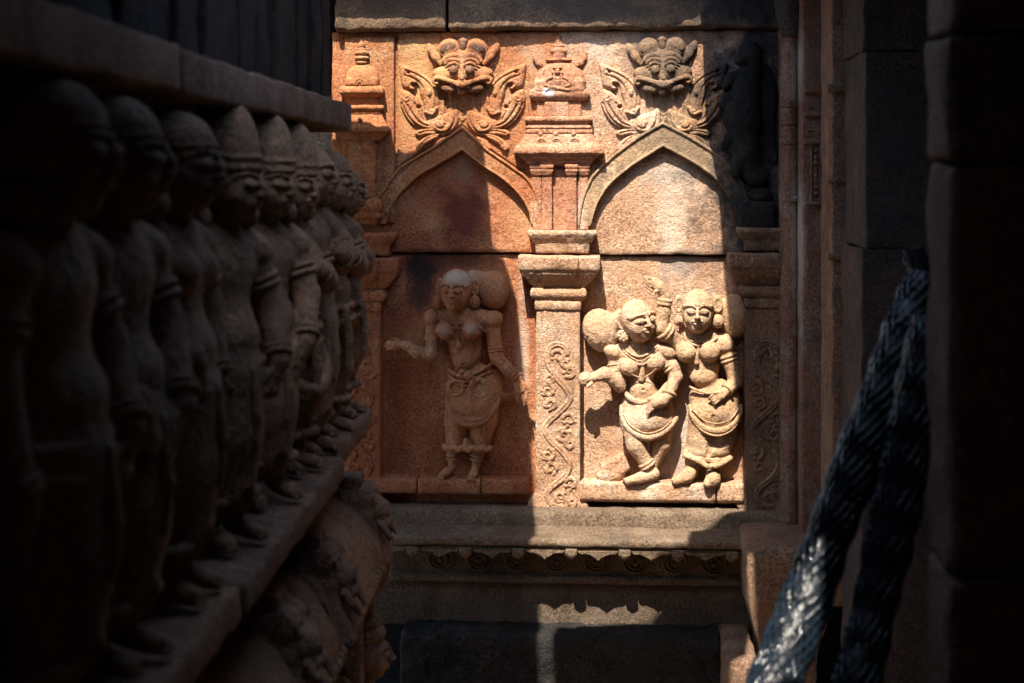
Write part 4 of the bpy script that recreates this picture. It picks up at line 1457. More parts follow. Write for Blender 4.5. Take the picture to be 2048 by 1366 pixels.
small(f1, "necklace", m, w1, lambda V: V.path(cat([(884, 636, 38, 2), (900, 648, 46, 2), (917, 654, 46, 2.4), (938, 648, 46, 2), (956, 636, 38, 2)], 4), 1).path([(916, 654, 44, 3), (916, 672, 42, 2.4), (920, 684, 42, 4)], 1)
      .path([(919, 656, 44, 2), (930, 676, 44, 1.8), (924, 690, 42, 2)], 1).ell((920, 688, 42), (7, 7, 6), 2).ell((916, 650, 48), (4, 5, 4), 1), (876, 626, 26), (964, 704, 58), 1.4, .4)
small(f1, "girdle", m, w1, lambda V: V.path(cat([(898, 738, 28, 3), (916, 746, 42, 3.4), (938, 748, 44, 3.4), (966, 736, 38, 3), (986, 724, 24, 2.5)], 4), 1).path(cat([(896, 748, 26, 3), (916, 757, 42, 3), (938, 758, 44, 3), (968, 746, 38, 3), (992, 738, 22, 2.5)], 4), 1)
      .ell((940, 746, 48), (9, 8, 7), 2).ell((926, 740, 46), (6, 6, 6), 2), (888, 712, 10), (1002, 772, 62), 1.5, .4)
small(f1, "sash_loops", m, w1, lambda V: V.path(arc(914, 772, 15, 14, 0, 360, 42, 4.2), 1.5).ell((914, 772, 36), (14, 13, 7), 2).path(arc(962, 772, 15, 18, 0, 360, 42, 4.5), 1.5).path([(950, 750, 46, 3.5), (940, 776, 46, 4), (948, 796, 44, 5)], 1.5)
      .path([(962, 752, 44, 3), (974, 776, 40, 3.5), (962, 794, 42, 4)], 1.5), (890, 742, 20), (992, 812, 58), 1.6, .4)
small(f1, "apron_band", m, w1, lambda V: V.path(cat([(896, 786, 26, 4.5), (900, 812, 34, 6), (916, 834, 40, 6.5), (943, 843, 43, 7.5), (970, 836, 40, 6.5), (990, 812, 32, 6), (1000, 784, 20, 4.5)], 4), 2)
        .ell((943, 836, 38), (32, 10, 9), 4), (884, 774, 6), (1010, 864, 62), 1.7, .6)
small(f1, "skirt_hem", m, w1, lambda V: V.path([(x, 894 + 2.2 * math.sin(x * .33), 24 + 12 * math.sin((x - 888) / 98 * math.pi), 6) for x in range(890, 988, 7)], 2).ell((934, 884, 34), (7, 12, 6), 4), (878, 866, 4), (998, 908, 52), 1.6, .6)
for a, b in (((905, 900, 12), (905, 934, 13)), ((955, 900, 12), (951, 934, 13))):
    limb_ring(f1, "anklet", m, w1, a, b, .45, 12.0, 2.6, 2, 8)

# ------------------------------------------------------------------ dancer in the right niche
f2 = Frame(1290, 966, 22)
w2 = thing("carved_woman", f2, "sunlit tan carved dancer with crossed legs and hair bun at left in right niche", "statue")
m = 'woman_tan'
v = Vol(1148, 1372, 588, 974, -14, 92, 1.4)
head(v, (1275, 640, 42), (34, 42, 34), yaw=32, roll=-9)
v.cone((1275, 676, 28), 15, (1277, 698, 22), 18, 6)
v.path([(1232, 708, 20, 16), (1262, 700, 22, 18), (1292, 698, 22, 18), (1326, 706, 20, 16)], 10)
v.ell((1280, 722, 18), (46, 28, 28), 12)
v.ell((1282, 752, 14), (25, 34, 23), 12)
v.ell((1285, 778, 26), (26, 22, 21), 6)
v.ell((1285, 776, 46), (2.6, 2.6, 4), 1.5, sub=True)
v.ell((1257, 732, 40), (20, 18, 17), 3, rot=20).ell((1309, 722, 40), (19, 18, 17), 3, rot=-10)
v.ell((1294, 822, 14), (53, 46, 36), 10).ell((1294, 838, 24), (51, 33, 32), 8)
# crossed legs
v.path([(1264, 846, 26, 24), (1272, 888, 32, 19), (1296, 932, 30, 11.5)], 6)
v.path([(1322, 846, 16, 25), (1321, 888, 18, 19), (1306, 930, 18, 11)], 6)
v.path([(1297, 930, 28, 11), (1306, 946, 28, 9)], 4)
v.path([(1308, 946, 30, 11), (1282, 952, 36, 10.5), (1256, 959, 38, 8)], 4)
for i in range(5):
    v.ell((1250 - .6 * i, 955 + 2.6 * i, 40 - i * 3), (4, 2.0, 2.6), .8)
# arm to the left, cut short with a fist
aL = [(1228, 712, 22), (1234, 756, 30), (1186, 754, 44)]
v.path([aL[0] + (14,), aL[1] + (14,), (1240, 772, 30, 13)], 6).path([(1236, 764, 32, 15), (1210, 746, 42, 13), aL[2] + (10,)], 4)
v.ell((1172, 757, 46), (15, 15, 13), 3)
for i in range(4):
    a = math.radians(200 + i * 48)
    v.cone((1172 + 11 * math.cos(a), 758 + 11 * math.sin(a), 52), 3.4, (1172 + 4 * math.cos(a), 758 + 4 * math.sin(a), 58), 2.6, 1.2)
v.cone((1184, 764, 54), 3.6, (1176, 770, 56), 3, 1.2)
aR = [(1328, 712, 22), (1350, 752, 32), (1336, 786, 48)]
v.path([aR[0] + (14,), (1344, 734, 28, 14), aR[1] + (13,)], 6).path([aR[1] + (13,), aR[2] + (9.5,)], 5)
v.path([aR[2] + (9,), (1322, 796, 54, 12), (1310, 800, 56, 12)], 4)
for i in range(4):
    x0, y0 = 1306 - 4.2 * i * .3, 796 + 5.2 * i
    v.cone((x0 + 2, y0, 60), 3.2, (x0 - 8 + 2 * i * .4, y0 + 7, 60), 2.9, 1.0).cone((x0 - 8 + .8 * i, y0 + 7, 60), 2.9, (x0 - 14 + 2 * i, y0 + 17, 56), 2.3, .8)
v.cone((1312, 790, 60), 3.2, (1294, 794, 58), 2.6, 1.0)
v.ell((1226, 704, 30), (19, 14, 15), 2.5, rot=25).ell((1330, 702, 30), (22, 14, 15), 2.5, rot=28)
v.path(cat([(1240, 700, 40, 1.4), (1262, 714, 48, 1.4), (1282, 724, 52, 1.4), (1300, 712, 48, 1.4), (1316, 700, 40, 1.4)], 4), .8, sub=True)
v.path([(1290, 866, 50, 3), (1302, 894, 44, 5), (1306, 916, 40, 3)], 4, sub=True)
folds(v, [[(1252, 872 + 9 * i, 48), (1272, 878 + 10 * i, 54), (1294, 880 + 10 * i, 46)] for i in range(5)])
folds(v, [[(1312, 872 + 9 * i, 38), (1330, 868 + 9 * i, 40), (1344, 858 + 9 * i, 30)] for i in range(5)])
folds(v, [[(1246, 816 + 8 * i, 38), (1262, 838 + 6 * i, 52), (1288, 850 + 5 * i, 56)] for i in range(3)])
put("body", v.mesh("body", f2, m, .95, 7), parent=w2)
string(f2, "bead_string", m, w2, [(1244, 698, 36), (1261, 712, 47), (1281, 719, 50), (1300, 709, 47), (1315, 697, 36)])
string(f2, "bead_string", m, w2, [(1252, 736, 56), (1268, 748, 50), (1284, 752, 46), (1300, 744, 50), (1312, 732, 56)], 1.7, 3.8)
string(f2, "bead_string", m, w2, [(1247, 826, 42), (1262, 848, 51), (1292, 861, 55), (1322, 853, 51), (1342, 838, 40)], 2.0, 4.6)
string(f2, "hair_fringe", m, w2, [(1258, 634, 72), (1272, 628, 76), (1288, 625, 74), (1300, 627, 66)], 1.9, 4)
small(f2, "hair_bun", m, w2, lambda V: V.ell((1202, 663, 12), (36, 44, 32), 2, rot=-20).ell((1240, 640, 18), (16, 20, 18), 12), (1160, 612, -12), (1262, 712, 52), 1.5, 1.7)
small(f2, "earring", m, w2, lambda V: [V.ell((1247, 670, 40), (13, 14, 12), 2)] + [V.ell((1247 + 9 * math.cos(a), 670 + 9 * math.sin(a), 49), (2.6, 2.6, 3.4), 1) for a in np.linspace(0, 5.4, 8)], (1230, 652, 22), (1264, 690, 60), 1.4, .6)
small(f2, "ear", m, w2, lambda V: V.path(arc(1244, 640, 7, 16, 60, 330, 44, 3.2), 1.5).ell((1246, 640, 38), (6, 14, 8), 2), (1230, 616, 26), (1260, 664, 58), 1.3)
small(f2, "necklace", m, w2, lambda V: V.path(cat([(1246, 694, 36, 2.2), (1262, 706, 45, 2.2), (1280, 711, 47, 2.6), (1298, 704, 45, 2.2), (1312, 692, 36, 2.2)], 4), 1).path(cat([(1242, 704, 36, 2), (1260, 718, 46, 2), (1282, 727, 49, 2.4), (1302, 715, 46, 2), (1318, 702, 36, 2)], 4), 1)
      .path([(1284, 728, 46, 4), (1284, 746, 44, 5), (1282, 756, 42, 7)], 3), (1232, 684, 24), (1326, 770, 60), 1.4, .4)
limb_ring(f2, "armlet", m, w2, aR[0], aR[1], .55, 14, 2.6, 2, 8)
limb_ring(f2, "armlet", m, w2, aL[0], aL[1], .55, 14, 2.2, 2, 12)
limb_ring(f2, "bracelet", m, w2, aR[1], aR[2], .92, 11.5, 3.4, 1)
small(f2, "apron_band", m, w2, lambda V: V.path(cat([(1243, 812, 32, 4), (1246, 836, 38, 5.5), (1262, 858, 45, 6.5), (1292, 870, 49, 7.5), (1322, 862, 45, 6.5), (1342, 846, 36, 5.5), (1352, 834, 28, 4)], 4), 2), (1230, 800, 18), (1362, 886, 68), 1.6, .6)
limb_ring(f2, "anklet", m, w2, (1284, 912, 30), (1302, 942, 29), .5, 14, 3.2, 2, 7)
small(f2, "waist_sash", m, w2, lambda V: V.path(cat([(1252, 786, 30, 4), (1262, 796, 40, 5), (1284, 802, 44, 4), (1312, 790, 42, 5), (1332, 772, 30, 6), (1342, 764, 20, 5)], 4), 3), (1240, 756, 8), (1352, 816, 58), 1.6, .6)
small(f2, "rock", 'tan', w2, lambda V: V.box((1232, 938, 0), (26, 18, 16), 6, 3, rot=-30).ell((1222, 955, 4), (30, 14, 14), 8), (1188, 912, -12), (1268, 974, 26), 1.8, 1.5)

# ------------------------------------------------------------------ companion with raised arm
f3 = Frame(1420, 966, 20)
w3 = thing("carved_woman", f3, "tan carved woman raising one arm beside the dancer, her side touching shadow", "statue")
m = 'woman_brown'
v = Vol(1280, 1500, 540, 974, -14, 90, 1.4)
head(v, (1394, 622, 40), (32.5, 43, 33), yaw=-4, roll=1)
v.cone((1394, 656, 26), 14, (1397, 676, 20), 17, 6)
v.path([(1356, 682, 16, 16), (1384, 676, 20, 17), (1412, 677, 20, 17), (1446, 684, 16, 17)], 10)
v.ell((1398, 700, 16), (42, 28, 26), 12)
v.ell((1406, 736, 14), (33, 36, 24), 12)
v.ell((1406, 754, 26), (26, 18, 17), 8)
v.ell((1372, 704, 36), (21, 21, 19), 3, rot=15).ell((1417, 702, 38), (21, 21, 19), 3, rot=-10)
v.ell((1430, 800, 10), (51, 42, 33), 10).ell((1430, 824, 18), (47, 36, 32), 8).ell((1414, 902, 12), (46, 20, 30), 10)
v.path([(1408, 830, 16, 31), (1402, 880, 14, 26), (1398, 915, 12, 22)], 8)
v.path([(1452, 828, 14, 29), (1444, 880, 12, 24), (1434, 915, 10, 20)], 8)
v.path([(1384, 915, 12, 14), (1382, 938, 18, 10)], 4).path([(1424, 915, 12, 15), (1424, 940, 16, 11)], 4)
v.path([(1386, 942, 20, 13), (1372, 952, 30, 13), (1352, 959, 34, 9)], 5)
v.path([(1426, 944, 18, 14), (1424, 956, 32, 15), (1414, 962, 42, 9)], 5)
for i in range(5):
    v.ell((1345 + i * .5, 956 + 2 * i, 38 - 3 * i), (3.5, 2, 2.4), .8)
# raised arm
aL = [(1352, 684, 22), (1322, 656, 38), (1330, 596, 40)]
v.path([aL[0] + (17,), (1336, 670, 30, 16), aL[1] + (15,)], 6).path([aL[1] + (15,), (1328, 622, 40, 13.5), aL[2] + (11,)], 5)
v.path([(1330, 592, 40, 10), (1320, 576, 42, 13)], 4).ell((1308, 568, 42), (16, 12, 9), 4, rot=30)
for i in range(4):
    v.cone((1300 - 1 * i, 558 + 6 * i, 48), 3.3, (1290 + 2 * i, 556 + 9 * i, 50), 3, 1.0).cone((1290 + 2 * i, 556 + 9 * i, 50), 3, (1298 + 3 * i, 566 + 8 * i, 54), 2.4, .8)
v.cone((1316, 580, 50), 3.6, (1304, 588, 52), 2.8, 1)
aR = [(1446, 688, 22), (1468, 764, 28), (1440, 788, 46)]
v.path([aR[0] + (16,), (1460, 728, 26, 14), aR[1] + (12.5,)], 6).path([aR[1] + (12.5,), aR[2] + (8.5,)], 5)
v.ell((1436, 789, 48), (13, 10, 8), 4, rot=-30)
for i in range(4):
    v.cone((1430 + 2 * i, 781 + 5 * i, 52), 2.9, (1420 + 2.6 * i, 788 + 4.6 * i, 54), 2.7, .9).cone((1420 + 2.6 * i, 788 + 4.6 * i, 54), 2.7, (1415 + 4 * i, 796 + 4 * i, 50), 2.1, .7)
v.cone((1440, 780, 52), 3, (1424, 782, 54), 2.4, .8)
v.ell((1448, 690, 28), (20, 18, 17), 2.5, rot=25)
v.path([(1424, 830, 50, 4), (1422, 870, 44, 6), (1416, 905, 40, 5)], 4, sub=True)
v.path([(1404, 920, 30, 10), (1402, 950, 28, 10)], 3, sub=True)
folds(v, [[(1384, 862 + 8 * i, 40), (1402, 868 + 9 * i, 44), (1420, 868 + 8 * i, 36)] for i in range(4)])
folds(v, [[(1434, 868 + 8 * i, 34), (1452, 866 + 8 * i, 36), (1466, 856 + 8 * i, 24)] for i in range(4)])
folds(v, [[(1386, 786 + 9 * i, 34), (1406, 802 + 9 * i, 47), (1430, 806 + 9 * i, 51)] for i in range(3)])
put("body", v.mesh("body", f3, m, .95, 7), parent=w3)
string(f3, "bead_string", m, w3, [(1364, 668, 32), (1379, 680, 42), (1397, 684, 45), (1416, 679, 42), (1431, 667, 32)])
string(f3, "bead_string", m, w3, [(1384, 838, 38), (1404, 858, 47), (1432, 866, 51), (1460, 856, 45), (1478, 834, 32)], 2.6, 5)
string(f3, "bead_string", m, w3, [(1384, 818, 40), (1406, 836, 51), (1432, 842, 54), (1458, 834, 48), (1476, 814, 34)], 2.0, 4.6)
string(f3, "hair_fringe", m, w3, [(1366, 612, 56), (1380, 607, 67), (1394, 606, 71), (1408, 607, 67), (1422, 612, 56)], 1.9, 4)
small(f3, "hair_bun", m, w3, lambda V: V.ell((1468, 636, 8), (30, 45, 28), 2).ell((1436, 620, 14), (18, 20, 18), 12), (1420, 588, -12), (1502, 684, 42), 1.5, 1.5)
for x, r_ in ((1358, 10), (1434, 13)):
    small(f3, "earring", m, w3, lambda V: V.ell((x, 643, 34), (r_, r_ + 1, 12), 2).ell((x, 643, 45), (3, 3, 3), 1), (x - 18, 624, 16), (x + 18, 662, 52), 1.4)
for x in (1358, 1434):
    small(f3, "ear", m, w3, lambda V: V.path(arc(x, 610, 7, 14, 0, 340, 34, 3), 1.5).ell((x, 610, 28), (6, 13, 8), 2).ell((x, 598, 30), (7, 6, 7), 2), (x - 14, 588, 14), (x + 14, 632, 48), 1.3)
small(f3, "necklace", m, w3, lambda V: V.path(cat([(1366, 674, 34, 2), (1380, 686, 43, 2.2), (1397, 690, 46, 2.4), (1416, 685, 43, 2.2), (1430, 672, 34, 2)], 4), 1).path([(1396, 690, 44, 2.4), (1393, 712, 44, 3), (1392, 724, 42, 5)], 2)
      .path([(1432, 676, 36, 3), (1420, 684, 44, 3), (1404, 704, 46, 2.5)], 2), (1356, 664, 24), (1440, 738, 58), 1.4, .4)
limb_ring(f3, "armlet", m, w3, (1352, 684, 24), aL[1], .72, 17.5, 4.0, 2, 8)
limb_ring(f3, "bracelet", m, w3, aL[1], aL[2], .86, 13, 4.0, 2, 7)
limb_ring(f3, "armlet", m, w3, aR[0], (1460, 728, 26), .72, 15.5, 3.2, 2, 8)
limb_ring(f3, "bracelet", m, w3, aR[1], aR[2], .55, 11.5, 3.0, 1)
small(f3, "apron_band", m, w3, lambda V: V.path(cat([(1380, 812, 28, 4), (1386, 832, 36, 5.5), (1406, 850, 43, 7), (1432, 857, 47, 7.5), (1458, 848, 42, 6.5), (1476, 828, 30, 5), (1480, 812, 22, 4)], 4), 2), (1368, 800, 10), (1492, 874, 68), 1.6, .9)
small(f3, "waist_band", m, w3, lambda V: V.path(cat([(1380, 774, 28, 2.4), (1396, 780, 40, 2.6), (1420, 784, 44, 2.6), (1448, 776, 36, 2.4)], 4), 1), (1370, 766, 16), (1456, 794, 54), 1.4, .4)
small(f3, "skirt_hem", m, w3, lambda V: V.path([(x, y + 2.5 * math.sin(x * .3), z, 5) for x, y, z in ((1368, 908, 26), (1380, 914, 36), (1396, 920, 42), (1412, 927, 42), (1430, 926, 40), (1446, 922, 32), (1460, 918, 22))], 2)
      .path([(1372, 904, 24, 6), (1400, 914, 34, 6), (1430, 919, 34, 6), (1454, 914, 20, 6)], 4), (1354, 884, 4), (1474, 942, 62), 1.6, .9)

# ================================================================== the shrine along the left side
AL = math.atan2(101.0 / FPX, 1.0) - YAW          # heading of the left wall against the passage axis (camera yawed left)
RL = -AL                                          # turn about z
Ldir = Vector((math.sin(AL), math.cos(AL), 0))
Nrm = Vector((math.cos(AL), -math.sin(AL), 0))    # out of the left wall, into the passage
KL = 1849.0


def lpt(d, off=0.0, z=0.0):
    """point on the line of heads at camera depth d, moved off metres into the passage, z above the eye"""
    p = ray(1125 - KL / d, HOR, d)
    return Vector((p.x, p.y, EZ + z)) + Nrm * (off - .022)


Z_LEDGE = -.72
ROT = math.radians(90) + RL
B0 = lpt(4.42)


def along(d):
    return (lpt(d) - B0).dot(Ldir)


def left_block(name, d0, d1, off0, off1, z0, z1, mat, parent=None, **kw):
    """block following the left wall; local x = along the wall away from camera reversed"""
    s0, s1 = along(d0), along(d1)
    o = block(name, (s0, off0, z0), (s1, off1, z1), mat, None, **kw)
    # turn: local x -> Ldir, local y -> Nrm is a mirror, so rotate and place by centre
    c = B0 + Ldir * ((s0 + s1) / 2) + Nrm * ((off0 + off1) / 2)
    wl = Vector((c.x, c.y, EZ + z0))
    o.rotation_euler.z = math.radians(90) - AL
    if parent is not None:
        o.parent = parent
        o.location = wl - parent.location
    else:
        o.location = wl
    return o


lw = thing("left_shrine_wall", Local(lpt(3.0, -.2, -EZ)), "dark brown stone wall behind the row of carved figures at left", "wall")
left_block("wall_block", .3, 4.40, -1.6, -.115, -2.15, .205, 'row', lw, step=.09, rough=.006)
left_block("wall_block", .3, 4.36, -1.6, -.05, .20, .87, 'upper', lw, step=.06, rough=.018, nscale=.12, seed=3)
# worn upright ribs of the upper wall
for i in range(16):
    d0 = 4.30 - i * .17
    if d0 < 1.6:
        break
    left_block("upright_rib", d0 - .15 + random.uniform(-.02, .03), d0, -.06, -.036 + random.uniform(-.010, .012), .21, .86, 'upper', lw, step=.035, rough=.012, nscale=.09, seed=i, ch=.02)
tag(left_block("ceiling_beam", 2.35, 4.18, -.13, .045, .133, .21, 'brown', None, step=.03, rough=.005, seed=2, ch=.008), "long square stone beam just above the tall hats of the left figures", "beam")
tag(left_block("ceiling_beam", 4.19, 4.40, -.13, .02, .132, .22, 'brown', None, step=.025, rough=.005, seed=4, ch=.008), "short beam block at the far end of the left shrine", "beam")
tag(left_block("ceiling_beam",   .4, 2.34, -.13, .045, .136, .215, 'row', None, step=.05, rough=.005, seed=6, ch=.008), "near dark beam length over the large blurred left figures", "beam")
# ledge slabs carrying the row
tag(left_block("figure_ledge", 3.72, 4.42, -.14, .085, Z_LEDGE - .055, Z_LEDGE, 'brown', None, step=.022, rough=.007, seed=5, ch=.012), "far stone ledge slab under the last two carved figures at left", "ledge")
tag(left_block("figure_ledge", 2.55, 3.71, -.14, .105, Z_LEDGE - .075, Z_LEDGE - .012, 'brown', None, step=.022, rough=.007, seed=6, ch=.012), "middle stone ledge slab under the tall hatted figures at left", "ledge")
tag(left_block("figure_ledge", .8, 2.54, -.14, .10, Z_LEDGE - .075, Z_LEDGE - .01, 'row', None, step=.03, rough=.007, seed=7, ch=.012), "near dark ledge slab under the large blurred left figures", "ledge")


def row_figure(d, label, hat=0, pose=0, seed=0, scale=1.0, vox=2.4, bun=False, cloth='row', turn=0, apron=False, skirt=True):
    """standing figure seen from its side; local x right, y down (0 at feet), z out of the wall"""
    p = lpt(d)
    fr = Local((p.x, p.y, EZ + Z_LEDGE - .004), ROT - math.radians(turn), .002 * scale)
    t = thing("carved_figure", fr, label, "statue", "row of standing figures along the left wall")
    rnd = random.Random(seed)
    v = Vol(-92, 92, -470, 6, -62, 62, vox)
    jx = rnd.uniform(-5, 5)
    hd = (jx, -352, 6)
    head(v, hd, (33, 39, 37), yaw=rnd.uniform(-8, 14), roll=rnd.uniform(-4, 4), hair=hat == 0, nose=.55)
    v.cone((jx, -322, -2), 15, (jx * .5, -300, -8), 18, 8)
    v.path([(-44, -292, -8, 18), (0, -298, -6, 22), (44, -292, -8, 18)], 10)
    v.ell((0, -270, -6), (52, 36, 34), 12).ell((0, -230, -6), (40, 40, 31), 14).ell((0, -204, 8), (38, 28, 30), 10)
    if pose in (0, 2):
        v.ell((-20, -268, 18), (18, 18, 16), 4).ell((20, -268, 18), (18, 18, 16), 4)
    v.ell((0, -170, -4), (56, 40, 38), 12)
    for s in (-1, 1):
        kx = s * (23 + rnd.uniform(-3, 4))
        v.path([(s * 24, -160, 0, 29), (kx, -92, 6 + rnd.uniform(-3, 8), 20), (kx * .95, -60, 0, 17), (kx * .9, -20, 0, 11)], 6)
        foot(v, (kx * .9, -14, 2), (kx * 1.05, -9, 30), 1.0)
    if pose == 4:
        arms = [[(-54, -288, -4), (-66, -222, 0), (-60, -150, 14)], [(54, -288, -4), (70, -226, 10), (52, -176, 34)]]
    elif pose == 0:
        arms = [[(-52, -288, -4), (-62, -226, 10), (-34, -196, 34)], [(52, -288, -4), (64, -232, 6), (58, -170, 20)]]
    elif pose == 1:
        arms = [[(-52, -288, -4), (-62, -222, 6), (-56, -160, 18)], [(52, -288, -4), (66, -236, 16), (30, -250, 40)]]
    elif pose == 2:
        arms = [[(-52, -288, -4), (-62, -232, 18), (-14, -252, 40)], [(52, -288, -4), (62, -232, 18), (14, -250, 40)]]
    else:
        arms = [[(-52, -288, -4), (-60, -226, 14), (-30, -180, 40)], [(52, -288, -4), (60, -228, 14), (34, -178, 40)]]
    for A in arms:
        v.path([A[0] + (19,), A[1] + (15.5,)], 6).path([A[1] + (15.5,), A[2] + (11,)], 5)
        dx, dy = A[2][0] - A[1][0], A[2][1] - A[1][1]
        hand(v, A[2], math.degrees(math.atan2(dy, dx)), .95, .4, 4, 1)
        v.ell((A[0][0], A[0][1] + 4, 2), (20, 18, 19), 3)
    if skirt:
        v.path([(0, -165, -2, 44), (0, -110, 4, 38), (0, -58, 2, 34)], 10)
        for i in range(5):
            x = -24 + 12 * i + rnd.uniform(-3, 3)
            v.path([(x, -150, 42, 1.8), (x * 1.05, -100, 44, 2.2), (x, -56, 40, 2.2)], 2, sub=True)
    v.path([(0, -48, 34, 9), (0, -14, 30, 12)], 5, sub=True)
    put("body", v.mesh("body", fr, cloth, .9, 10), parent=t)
    sm = lambda name, fn, lo, hi, vx=2.2: small(fr, name, cloth, t, fn, lo, hi, vx, .6)
    if hat == 1:
        sm("tall_hat", lambda V: V.path([(jx, -374, 4, 36), (jx, -390, 2, 35), (jx, -404, 1, 32.5)], 6).path([(jx + 34.5 * math.cos(a), -369, 4 + 36 * math.sin(a), 2.6) for a in np.linspace(0, 6.283, 22)], 1.5)
           .path([(jx + 35.5 * math.cos(a), -379, 4 + 36 * math.sin(a), 2.4) for a in np.linspace(0, 6.283, 22)], 1.5).path([(jx + 33 * math.cos(a), -402, 1 + 33 * math.sin(a), 1.8) for a in np.linspace(0, 6.283, 22)], 1.5), (jx - 46, -442, -46), (jx + 46, -355, 50))
    elif hat == 2:
        sm("hair_cap", lambda V: V.ell((jx, -370, 0), (35, 28, 38), 3).path([(jx + 33 * math.cos(a), -368, 3 + 36 * math.sin(a), 1.6) for a in np.linspace(0, 6.283, 22)], 1.5), (jx - 46, -404, -48), (jx + 46, -346, 50))
    if bun:
        sm("hair_bun", lambda V: V.ell((jx - 30, -366, -14), (26, 30, 26), 4), (jx - 64, -404, -46), (jx + 4, -330, 20))
    for s in (-1, 1):
        er_ = sm("ear", lambda V: V.path(arc(jx + s * 35, -354, 3, 15, 0, 340, 2, 3.5, zb=-7), 2).ell((jx + s * 33, -354, 0), (6, 14, 9), 2), (jx + s * 35 - 14, -378, -20), (jx + s * 35 + 14, -330, 18))
        small(fr, "earring", cloth, er_, lambda V: V.ell((jx + s * 38, -322, 2), (10, 14, 15), 2), (jx + s * 38 - 18, -344, -22), (jx + s * 38 + 18, -302, 24), 2.2, .6)
    for A in arms:
        limb_ring(fr, "armlet", cloth, t, A[0], A[1], .55, 17.5, 3.2, 2, 8)
        limb_ring(fr, "bracelet", cloth, t, A[1], A[2], .82, 12.5, 3, 2, 6)
    sm("girdle", lambda V: V.path([(54 * math.cos(a), -182 + 4 * math.sin(a), -4 + 39 * math.sin(a), 4.5) for a in np.linspace(-.3, 3.44, 22)], 2).path([(57 * math.cos(a), -168 + 9 * math.sin(a), -4 + 40 * math.sin(a), 4) for a in np.linspace(-.3, 3.44, 22)], 2)
       .path([(0, -172, 38, 7), (2, -130, 43, 6), (0, -96, 42, 4)], 3), (-70, -204, -30), (70, -84, 56))
    if apron:
        sm("apron_band", lambda V: V.path(cat([(-54, -160, 12, 5), (-42, -122, 30, 7), (0, -104, 42, 8), (42, -122, 30, 7), (54, -160, 12, 5)], 5), 2), (-66, -176, 0), (66, -86, 58))
    sm("skirt_hem", lambda V: [V.path([(s * 22 + 22 * math.cos(a), -48, 2 + 22 * math.sin(a), 5) for a in np.linspace(0, 6.283, 20)], 2) for s in (-1, 1)], (-56, -60, -32), (56, -36, 36))
    return t


row_figure(4.27, "farthest carved figure of the left row standing against the red pilaster", 0, 2, 1, .96, turn=12, skirt=False)
row_figure(3.98, "carved figure with rounded cap second from the far end of left row", 2, 2, 2, 1.0, turn=26, skirt=False)
row_figure(3.70, "bare headed carved figure half hidden third from the far end of left row", 0, 1, 3, 1.03, bun=True, turn=18)
row_figure(3.47, "carved figure with narrow banded hat and folded arms in left row", 1, 2, 4, .985, turn=22, apron=True, skirt=False)
row_figure(3.15, "carved figure in tall hat whose clear face profile looks towards the sunlit niche", 1, 3, 5, .995, turn=34)
row_figure(2.78, "carved figure in tall tapering hat with a hand on its hip, left row", 1, 4, 6, 1.0, turn=24)
row_figure(2.43, "broad shouldered blurred figure with large round earring third from the near end", 2, 0, 7, 1.05, turn=6)
row_figure(2.10, "dim blurred figure with long ear and bent arm second from the near end", 2, 3, 8, 1.06, bun=True, turn=10)
row_figure(1.84, "nearest almost black carved figure filling the lower left corner", 2, 4, 9, 1.07, turn=4)

# ------------------------------------------------------------------ curved base cornice with beast heads
kap = thing("base_cornice", Local(lpt(3.0, 0, -1.6)), "dark curved base cornice with toothed edge below the left figures", "cornice")


def kapota(d0, d1, seed):
    s0, s1 = along(d0), along(d1)
    prof = [(-.14, -.96), (-.06, -.962), (.0, -.975), (.05, -1.005), (.09, -1.06), (.115, -1.12), (.125, -1.17), (.128, -1.20), (.10, -1.215), (.09, -1.235), (-.02, -1.245), (-.14, -1.25)]
    pr = resample([(a, b) for a, b in prof], .014, .004)
    n = max(4, int((s1 - s0) / .02))
    G = np.zeros((n, len(pr), 3))
    for i in range(n):
        s = s0 + (s1 - s0) * i / (n - 1)
        for j, (o, z) in enumerate(pr):
            p = B0 + Ldir * s + Nrm * o
            G[i, j] = (p.x, p.y, EZ + z)
    G += np.stack([fbm(G, .10, seed), fbm(G, .10, seed + 4), fbm(G, .10, seed + 9)], -1) * .018
    I = np.arange(n * len(pr)).reshape(n, -1)
    F = [tuple(q) for q in np.stack([I[:-1, :-1], I[:-1, 1:], I[1:, 1:], I[1:, :-1]], -1).reshape(-1, 4)]
    F.append(tuple(I[0, ::-1]))
    F.append(tuple(I[-1, :]))
    V = G.reshape(-1, 3) - np.array(kap.location)
    put("cornice_length", mesh_from("cornice_length", V, F, 'row'), parent=kap)


kapota(2.2, 3.50, 3)
kapota(3.51, 4.42, 5)
tooth = None
for i in range(46):
    d = 4.38 - i * .045
    p = B0 + Ldir * along(d) + Nrm * .128
    V = Vol(-8, 8, -12, 10, -8, 8, 1.6)
    if tooth is None:
        V.ell((0, 0, 0), (7, 10, 6), 2)
        tooth = V.mesh("edge_tooth", Local((0, 0, 0)), 'row', .6)
    o = put("edge_tooth", tooth, parent=kap)
    o.location = Vector((p.x, p.y, EZ - 1.185)) - kap.location
    o.rotation_euler.z = ROT


